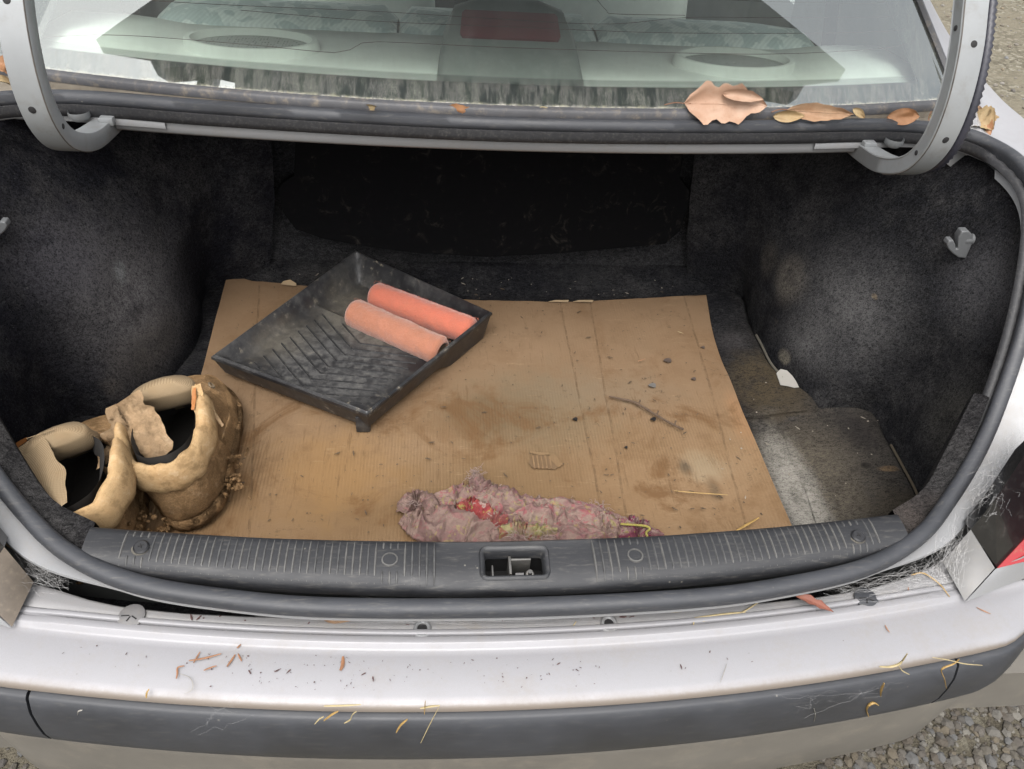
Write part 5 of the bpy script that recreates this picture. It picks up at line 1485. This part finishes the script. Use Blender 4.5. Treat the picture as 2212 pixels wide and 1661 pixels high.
def leaf(label, base, tip, width, mat, up=(0, 0, 1), curl=.3, bend=.012, seed=1, stem=True, torn=0.0, group='dry leaves along the rear window', name='dry_leaf'):
    base, tip = Vector(base), Vector(tip); d = tip - base; L = d.length; dn = d.normalized()
    up = Vector(up).normalized(); sd_ = dn.cross(up).normalized(); nn = sd_.cross(dn).normalized()
    o = empty(name, base, label, 'leaf', group)
    rows = []; nU, nV = 20, 11
    for i in range(nU):
        t = i / (nU - 1)
        w = width * (math.sin(math.pi * min(1, t ** .8)) ** .75 * (1 - .25 * t) + .01)
        w *= 1 + torn * noise.noise(Vector((t * 7, seed, 0)))
        row = []
        for j in range(nV):
            q = j / (nV - 1) * 2 - 1
            cu = curl * q * q * w + .25 * width * noise.noise(Vector((t * 2.6 + seed, q * 1.3, seed * 2))) + .08 * width * noise.noise(Vector((t * 9 + seed, q * 3, seed)))
            vein = -.03 * width * (1 - min(1, abs(q) / .12))
            row.append(base + dn * (L * t) + sd_ * (w * q) + nn * (cu + vein + bend * math.sin(math.pi * t)))
        rows.append(row)
    V, F = loft(rows); n0 = len(V); V2 = [v - nn * .0004 for v in V]
    F = F + [tuple(reversed([k + n0 for k in f])) for f in F]
    obj('blade', V + V2, F, mat, o, angle=70)
    if stem:
        q = rows[0][nV // 2]
        obj('leaf_stalk', *tube(spline([tuple(q + dn * .01), tuple(q), tuple(q - dn * L * .12 + nn * .004), tuple(q - dn * L * .26 + nn * .010 + sd_ * .004)], 10), .0008, 5), stem_m, o)
        rib = [r_[nV // 2] + nn * .0005 for r_ in rows]
        obj('midrib', *tube(rib[::2], .0006, 5), mat, o)
    return o
Z1 = 1.022
yl = lambda u, v: at(u, v, z=Z1)
lean = (0, -.95, .30)
leaf('large pale pink dead leaf with torn edge leaning on the rear glass at right', at(1478, 223, y=1.046), at(1655, 229, y=1.051), .030, LM[0], (0, -.88, .47), .35, .004, 2, True, .6)
leaf('folded orange edged curl on top of the large pale leaf', at(1560, 203, y=1.049), at(1650, 215, y=1.047), .009, LM[0], (0, -.88, .47), .9, .004, 5, False, .2)
leaf('long pinkish leaf lying on its edge beside the large pale leaf', at(1700, 237, y=1.053), at(1845, 247, y=1.056), .013, LM[1], lean, .5, .005, 9, True, .25)
leaf('small tan leaf curled against the seal left of the pinkish one', at(1670, 251, y=1.045), at(1738, 249, y=1.045), .009, LM[3], lean, .6, .004, 12, False)
leaf('arched orange brown leaf near the right hinge arm', at(1916, 253, y=1.068), at(1985, 251, y=1.068), .013, LM[2], (0, -.9, .4), .4, .010, 17, False)
leaf('thin tan leaf shard between the pinkish and arched orange leaves', at(1842, 235, y=1.063), at(1868, 255, y=1.058), .006, LM[3], lean, .5, .003, 21, False)
leaf('upright pale yellow leaf tucked behind the right hinge arm', at(2006, 255, y=1.073), at(2028, 205, y=1.088), .010, LM[3], (1, -.6, .1), .4, .004, 23, True)
leaf('small tan leaf half hidden by the seal, leftmost on the window ledge', at(786, 233, y=1.038), at(823, 234, y=1.038), .008, LM[3], (0, -1, .08), .4, .005, 31, False)
leaf('narrow pink leaf standing up beside the leftmost ledge leaf', at(822, 233, y=1.040), at(804, 214, y=1.043), .003, LM[0], (0, -.9, .3), .3, .001, 33, False)
leaf('low tan leaf mostly hidden by the seal, left of the orange one', at(854, 237, y=1.038), at(898, 237, y=1.038), .006, LM[3], (0, -1, .08), .5, .004, 35, False)
leaf('orange leaf mound in the middle of the window ledge', at(956, 238, y=1.039), at(1036, 239, y=1.039), .013, LM[2], (0, -1, .08), .2, .010, 37, False, .3)
leaf('small pale leaf in the middle of the ledge, right of the orange one', at(1075, 243, y=1.039), at(1112, 243, y=1.039), .006, LM[3], (0, -1, .08), .4, .004, 39, False)
QG = 'dry leaves in the gutters beside the boot'
leaf('curled tan leaf standing in the right gutter behind the conduit', at(2098, 250, x=.735), at(2112, 226, x=.74), 0.019, LM[1], (-.3, -.9, .3), .8, .004, 41, True, .2, QG)
leaf('big curled straw coloured leaf in the right gutter', at(2096, 262, x=.73), at(2146, 280, x=.755), 0.024, LM[3], (-.2, -.6, .8), .7, .008, 43, False, .3, QG)
leaf('upright cupped leaf in the right gutter, farthest from the arm', at(2118, 262, x=.745), at(2126, 232, x=.75), 0.017, LM[3], (.5, -.8, .3), .9, .004, 45, False, .2, QG)
leaf('dark edged brown leaf at the bottom of the right gutter heap', at(2108, 272, x=.735), at(2140, 292, x=.75), 0.015, LM[2], (-.2, -.5, .9), .5, .006, 47, False, .2, QG)
leaf('long straw leaf lying in the left gutter beyond the hinge arm', at(-12, 172, y=1.03), at(36, 190, y=1.05), .009, LM[3], (0, -.5, .9), .3, .004, 51, False, .2, QG)
leaf('brown leaf in the left gutter beyond the hinge arm', at(-14, 136, y=1.05), at(24, 156, y=1.06), .014, LM[2], (.3, -.6, .8), .5, .006, 53, False, .2, QG)
leaf('rust red withered leaf hanging over the bumper ridges at right', at(1712, 1283, z=.675), at(1800, 1322, z=.6625), .0055, LM[4], (0, -.3, .95), .4, .004, 57, False, .5, 'dry leaves on the bumper', 'dry_leaf')
leaf('brown leaf caught under the seal at the left of the ledge', at(695, 1331, z=.6605), at(775, 1334, z=.6605), .009, LM[1], (0, -.4, .9), .3, .003, 59, False, .2, 'dry leaves on the bumper')

SM = [plain('pale_straw', (.52, .42, .22), .7, 0, .2, 90), plain('golden_straw', (.48, .30, .09), .65, 0, .2, 90), plain('reddish_straw', (.36, .17, .08), .7, 0, .25, 90), plain('grey_straw', (.36, .34, .30), .7, 0, .2, 90)]
def straw(label, pts, w, mat, group, name='straw'):
    P = spline([tuple(p) for p in pts], max(8, 6 * len(pts)))
    V, F = sweep(P, [(-w, 0), (0, w * .6), (w, 0), (0, -w * .3)], Vector((0, 0, 1)), False, True, scale=lambda t: .35 + .65 * math.sin(math.pi * min(1, .12 + t * .8)))
    o = obj(name, V, F, mat, None, loc=tuple(P[0]))
    return tag(o, label, 'straw', group)
on_top = lambda u, v, h=.0012: at(u, v, z=.6518 + h)
def on_rub(u, v, h=.0012):
    x = at(u, v, y=.39).x
    return at(u, v, y=yb(x) - .0165 - h)
SG = 'bits of dry straw on the silver bumper top'; RG = 'bits of dry straw on the black bumper strip'; CG = 'bits of straw on the cardboard'
for lab, px_, w, mt in (('longest reddish straw of the cluster left on the silver bumper', [(408, 1427), (440, 1422), (478, 1412)], .0011, 2),
                        ('forked tan straw standing over the cluster at left', [(418, 1432), (432, 1408)], .0009, 2),
                        ('short red straw bent upright at the left end of the cluster', [(381, 1466), (383, 1455), (384, 1442), (398, 1438)], .0010, 2),
                        ('tan straw right of the cluster at left, lower end split', [(490, 1440), (500, 1426), (508, 1414)], .0012, 2),
                        ('tan straw across the lower side of the left cluster', [(440, 1448), (455, 1442), (468, 1438)], .0009, 2),
                        ('tan straw at the far right of the left cluster', [(514, 1412), (522, 1428)], .0010, 2),
                        ('short straw under the ridge above the left cluster', [(512, 1400), (520, 1392)], .0010, 2),
                        ('curved dark hair like stalk under the left cluster', [(388, 1455), (410, 1464), (417, 1480), (412, 1492), (396, 1500)], .0004, 3),
                        ('upright golden straw on the lower edge of the bumper at left', [(316, 1508), (317, 1497), (322, 1488)], .0010, 1),
                        ('reddish flat flake straw in the middle left of the bumper', [(735, 1448), (740, 1436), (741, 1418)], .0020, 2),
                        ('thin grey scratch like stalk right of centre on the bumper', [(1556, 1474), (1562, 1458), (1570, 1434)], .0004, 3),
                        ('dark thin stalk at the right of the silver bumper', [(1912, 1350), (1916, 1358), (1922, 1366)], .0008, 2),
                        ('pinkish wisp on the bumper below the right lamp', [(2110, 1312), (2122, 1318), (2140, 1326)], .0009, 2),
                        ('curled red thread below the right corner panel', [(2086, 1284), (2098, 1280), (2112, 1288)], .0006, 2)):
    straw(lab, [on_top(u, v) for u, v in px_], w, SM[mt], SG)
for lab, px_, w, mt in (('pale straw bundle caught in the ledge at right', [(1500, 1335), (1540, 1330), (1570, 1326), (1610, 1322)], .0016, 0),
                        ('second pale straw crossing the bundle on the ledge at right', [(1518, 1342), (1560, 1333), (1600, 1324), (1640, 1300)], .0011, 0),
                        ('short straw at the left end of the bundle on the ledge', [(1498, 1350), (1502, 1336), (1526, 1334)], .0010, 0),
                        ('straw lying in the gap under the seal at right', [(1420, 1322), (1460, 1321), (1488, 1318)], .0010, 0),
                        ('short pale straw stub right of the spider web on the ledge', [(1332, 1320), (1346, 1328)], .0012, 0),
                        ('fine pale straw left of the right bolt hole', [(1238, 1352), (1245, 1342)], .0006, 0),
                        ('long bent yellow straw by the right corner panel', [(1968, 1242), (1995, 1238), (2030, 1262), (2052, 1290)], .0012, 1),
                        ('dark red curled stalk on the ledge near the right clip', [(1944, 1280), (1956, 1282), (1962, 1276), (1962, 1268)], .0008, 2),
                        ('brown twig like straw in the gap below the left end of the web', [(566, 1326), (600, 1328), (650, 1326)], .0022, 2)):
    straw(lab, [at(u, v, z=.6575) for u, v in px_], w, SM[mt], 'bits of dry straw on the painted ledge')
straw('thin curled straw lying along the window ledge', [at(u, v - 5, y=1.036) for u, v in ((1156, 244), (1170, 236), (1190, 240), (1215, 245), (1238, 245))], .0012, SM[0], 'bits of dry straw by the rear window')
for lab, px_, w, mt in (('golden straw at the middle left of the black strip', [(700, 1556), (716, 1544), (731, 1536)], .0016, 1),
                        ('forked pale straw left of the golden one on the black strip', [(680, 1564), (690, 1553), (699, 1548)], .0012, 0),
                        ('pale straw right of the golden one, bent at its end', [(744, 1562), (757, 1554), (762, 1543), (770, 1537)], .0012, 0),
                        ('bright golden short thick straw left of the long thin stalk', [(856, 1582), (866, 1566), (880, 1554)], .0018, 1),
                        ('long thin straight stalk slanting down the black strip', [(909, 1605), (926, 1570), (950, 1524)], .0010, 0),
                        ('reddish straw crossing the edge above the thin stalk', [(917, 1543), (918, 1530), (919, 1514)], .0012, 1),
                        ('pale straw along the upper edge above the thin stalk', [(908, 1530), (930, 1526), (950, 1524)], .0012, 0),
                        ('thin straws caught in the edge left of the reddish one', [(700, 1525), (740, 1524), (780, 1522)], .0010, 0),
                        ('tangled straw star at the right edge of the strip', [(1900, 1440), (1925, 1440), (1945, 1432), (1960, 1412)], .0014, 0),
                        ('drooping straw from the tangled star at right', [(1940, 1436), (1948, 1448), (1964, 1457)], .0012, 0),
                        ('hanging straw bent like a seven near the right joint', [(2044, 1487), (2040, 1468), (2034, 1446), (2060, 1434), (2072, 1424)], .0014, 1),
                        ('long pale straw crossing the right joint of the strip', [(2014, 1420), (2050, 1426), (2085, 1434), (2122, 1437)], .0008, 0),
                        ('curled golden straw below the right web', [(1876, 1548), (1872, 1535), (1876, 1524), (1888, 1518), (1898, 1524)], .0018, 1),
                        ('tan dangling scrap above the curled golden straw', [(1902, 1504), (1903, 1492), (1908, 1480), (1910, 1476)], .0020, 1),
                        ('small pale hooked stalk in the right half of the strip', [(1758, 1560), (1761, 1545), (1758, 1530)], .0010, 3),
                        ('pale curled scrap at the left of the black strip', [(168, 1544), (170, 1536), (178, 1534)], .0012, 3)):
    straw(lab, [on_rub(u, v) for u, v in px_], w, SM[mt], RG)
for lab, px_, w, mt in (('thin double straw right of the rag', [(1456, 1060), (1500, 1064), (1572, 1069)], .0010, 1),
                        ('golden straw by the sill at the right front corner', [(1588, 1148), (1612, 1134), (1640, 1118)], .0018, 1),
                        ('tiny pale splinter on the cardboard near its right edge', [(1464, 716), (1476, 720)], .0008, 0),
                        ('brown sliver on the cardboard above the twig', [(1378, 780), (1394, 775)], .0009, 2)):
    straw(lab, [at(u, v, z=.5655) for u, v in px_], w, SM[mt], CG)

# dark seed and leaf scraps on the cardboard big enough to count
def scrap(label, u, v, r, mat, z=.5625):
    c = at(u, v, z=z); n = 12
    pl = [c + Vector((r * (1 + .3 * noise.noise(Vector((i, u, v)))) * math.cos(2 * math.pi * i / n), r * .8 * (1 + .3 * noise.noise(Vector((i, v, u)))) * math.sin(2 * math.pi * i / n), .0015 * math.sin(i))) for i in range(n)]
    o = obj('leaf_scrap', *slab(pl, (0, 0, 1), .0008), mat, None, loc=tuple(c)); tag(o, label, 'leaf scrap', 'dark scraps on the cardboard')
sm = plain('dark_scrap', (.10, .07, .055), .7, 0, .3, 120); sm2 = plain('black_scrap', (.015, .013, .013), .5)
scrap('oval brown scrap near the right edge of the cardboard, farthest back', 1442, 778, .0075, sm)
scrap('grey oval scrap above the twig', 1409, 832, .0068, plain('grey_scrap', (.15, .14, .13), .7))
scrap('small brown scrap on the crease of the cardboard', 1498, 818, .0045, sm)
scrap('black torn scrap left of the twig', 1242, 905, .0045, sm2)
scrap('black clump beside the middle of the twig', 1411, 905, .0050, sm2)
scrap('tiny black scrap below the twig', 1352, 966, .0028, sm2)
scrap('small brown scrap at the top right of the cardboard', 1518, 750, .0040, sm)

# ------------------------------------------------------------------ fine litter and cobwebs (uncountable)
Vd, Fd = [], []
dr = random.Random(21)
def speck(p, r, flat=.4):
    k = len(Vd)
    an = dr.uniform(0, 6.3); el = dr.choice((1, 1.3, 2, 4))
    for q in iv:
        a_, b2 = q.x * r * el * dr.uniform(.7, 1.3), q.y * r * dr.uniform(.6, 1.3)
        Vd.append(p + Vector((a_ * math.cos(an) - b2 * math.sin(an), a_ * math.sin(an) + b2 * math.cos(an), q.z * r * flat)))
    Fd.extend(tuple(i + k for i in f) for f in if_)
for _ in range(170):
    u = dr.gauss(700, 170) if dr.random() < .65 else dr.uniform(60, 2100); v = dr.gauss(1440, 26)
    p = on_top(u, v, .0002)
    if yb(p.x) + .014 < p.y < yr(p.x) - .012 and abs(p.x) < .6: speck(p, dr.choice((.0003, .0003, .0004, .0004, .0005, .0009)))
for _ in range(26):
    p = on_top(dr.gauss(1180, 60), dr.gauss(1440, 30), .0002)
    if yb(p.x) + .014 < p.y < yr(p.x) - .012: speck(p, dr.uniform(.0003, .0007))
for _ in range(80):
    p = at(dr.uniform(150, 2020), 1290 + 70 * (1 - abs(dr.random() - .5)) , z=.6556)
    if p.y > yr(p.x) + .024: speck(p, dr.uniform(.0006, .0013))
lit = obj('dark_litter', Vd, Fd, plain('dark_litter_bits', (.11, .055, .05), .8, 0, .5, 300), smooth=False)
tag(lit, 'tiny dark seeds and crumbs scattered over the bumper top', kind='stuff')
Vd, Fd = [], []
for _ in range(420):
    t, s_ = dr.random() ** .8, dr.random()
    p = CB_L[int(t * 60)].lerp(CB_R[int(t * 60)], .03 + .94 * s_); speck(Vector((p.x, p.y, CZ + .004)) + Vector((0, 0, .0005)), dr.choice((.0007, .0008, .001, .0014)))
lit = obj('crumbs', Vd, Fd, plain('soil_crumbs', (.10, .065, .035), .9, 0, .5, 300), smooth=False)
tag(lit, 'soil crumbs sprinkled over the cardboard', kind='stuff')
Vd, Fd = [], []
for _ in range(70): speck(at(dr.uniform(640, 1460), dr.uniform(555, 640), z=.565), dr.uniform(.0006, .0016))
for _ in range(40): speck(at(dr.uniform(1560, 1900), dr.uniform(720, 1080), z=.5655), dr.uniform(.0007, .0018))
lit = obj('pale_lint', Vd, Fd, plain('pale_lint_bits', (.34, .30, .24), .9, 0, .4, 300), smooth=False)
tag(lit, 'pale lint and grit on the dark boot carpet', kind='stuff')

b = NB('cobweb_silk'); b.p(Base_Color=(.62, .61, .6), Roughness=.8)
tb_ = b.n.new('ShaderNodeBsdfTransparent'); mx = b.n.new('ShaderNodeMixShader'); mx.inputs[0].default_value = .11
b.l.new(tb_.outputs[0], mx.inputs[1]); b.l.new(b.bsdf.outputs[0], mx.inputs[2]); b.l.new(mx.outputs[0], b.out.inputs['Surface'])
M['web'] = b.mat
wr = random.Random(12)
def web(label, anchors, n, spread, rad=.00022, sag=.004):
    Vw, Fw = [], []
    for _ in range(n):
        a, c = wr.sample(anchors, 2); a = Vector(a) + Vector([wr.gauss(0, spread) for _ in range(3)]); c = Vector(c) + Vector([wr.gauss(0, spread) for _ in range(3)])
        pts = []
        for i in range(9):
            t = i / 8; p = a.lerp(c, t) + Vector([wr.gauss(0, spread * .42) * math.sin(math.pi * t) for _ in range(3)]) - Vector((0, 0, sag * wr.random() * math.sin(math.pi * t))); pts.append(p)
        v, f = tube(pts, rad * wr.uniform(.5, 1.5), 3); o = len(Vw); Vw += v; Fw += [tuple(i + o for i in q) for q in f]
    o = obj('cobweb', Vw, Fw, M['web'], None, loc=tuple(anchors[0]))
    return tag(o, label, kind='stuff')
web('dusty cobweb between the right seal, corner panel and tail lamp', [tuple(at(u, v, z=.70)) for u, v in ((2030, 1190), (2060, 1150), (2090, 1110), (2020, 1230), (2075, 1180), (2050, 1250))], 90, .009)
web('dusty cobweb strung from the right seal to the tail lamp', [tuple(at(u, v, z=.76)) for u, v in ((2110, 1090), (2140, 1040), (2170, 1000), (2150, 1080), (2195, 960), (2190, 1010))], 90, .010)
web('cobweb over the right end of the ledge', [tuple(at(u, v, z=.663)) for u, v in ((1960, 1240), (2000, 1225), (2040, 1270), (1985, 1270), (1870, 1275), (1800, 1275))], 90, .008)
web('cobweb hanging from the seal to the ledge at left of centre', [tuple(at(u, v, z=.668)) for u, v in ((785, 1280), (800, 1310), (830, 1330), (870, 1320), (930, 1300), (1010, 1290), (700, 1325))], 46, .004)
web('fine cobweb along the ledge under the seal', [tuple(at(u, v, z=.660)) for u, v in ((560, 1328), (640, 1332), (720, 1336), (820, 1340), (900, 1340), (980, 1335), (1080, 1332), (1180, 1338), (1290, 1325))], 70, .004, .0002)
web('thin cobweb on the right part of the black bumper strip', [tuple(on_rub(u, v, .003)) for u, v in ((1680, 1505), (1760, 1500), (1850, 1490), (1900, 1500), (1720, 1530), (1820, 1520), (1920, 1460))], 9, .007, .00011)
web('torn cobweb on the left part of the black bumper strip', [tuple(on_rub(u, v, .003)) for u, v in ((460, 1540), (445, 1570), (420, 1575), (490, 1520), (480, 1550), (560, 1570), (500, 1540), (520, 1530))], 6, .005, .00011)
web('cobweb in the dusty corner beside the left lamp', [tuple(at(u, v, z=.675)) for u, v in ((20, 1180), (60, 1200), (80, 1245), (110, 1240), (40, 1250), (130, 1262))], 70, .007)
# ------------------------------------------------------------------ exposure balance put into colour: base colours outside the cabin darkened, cabin kept brighter
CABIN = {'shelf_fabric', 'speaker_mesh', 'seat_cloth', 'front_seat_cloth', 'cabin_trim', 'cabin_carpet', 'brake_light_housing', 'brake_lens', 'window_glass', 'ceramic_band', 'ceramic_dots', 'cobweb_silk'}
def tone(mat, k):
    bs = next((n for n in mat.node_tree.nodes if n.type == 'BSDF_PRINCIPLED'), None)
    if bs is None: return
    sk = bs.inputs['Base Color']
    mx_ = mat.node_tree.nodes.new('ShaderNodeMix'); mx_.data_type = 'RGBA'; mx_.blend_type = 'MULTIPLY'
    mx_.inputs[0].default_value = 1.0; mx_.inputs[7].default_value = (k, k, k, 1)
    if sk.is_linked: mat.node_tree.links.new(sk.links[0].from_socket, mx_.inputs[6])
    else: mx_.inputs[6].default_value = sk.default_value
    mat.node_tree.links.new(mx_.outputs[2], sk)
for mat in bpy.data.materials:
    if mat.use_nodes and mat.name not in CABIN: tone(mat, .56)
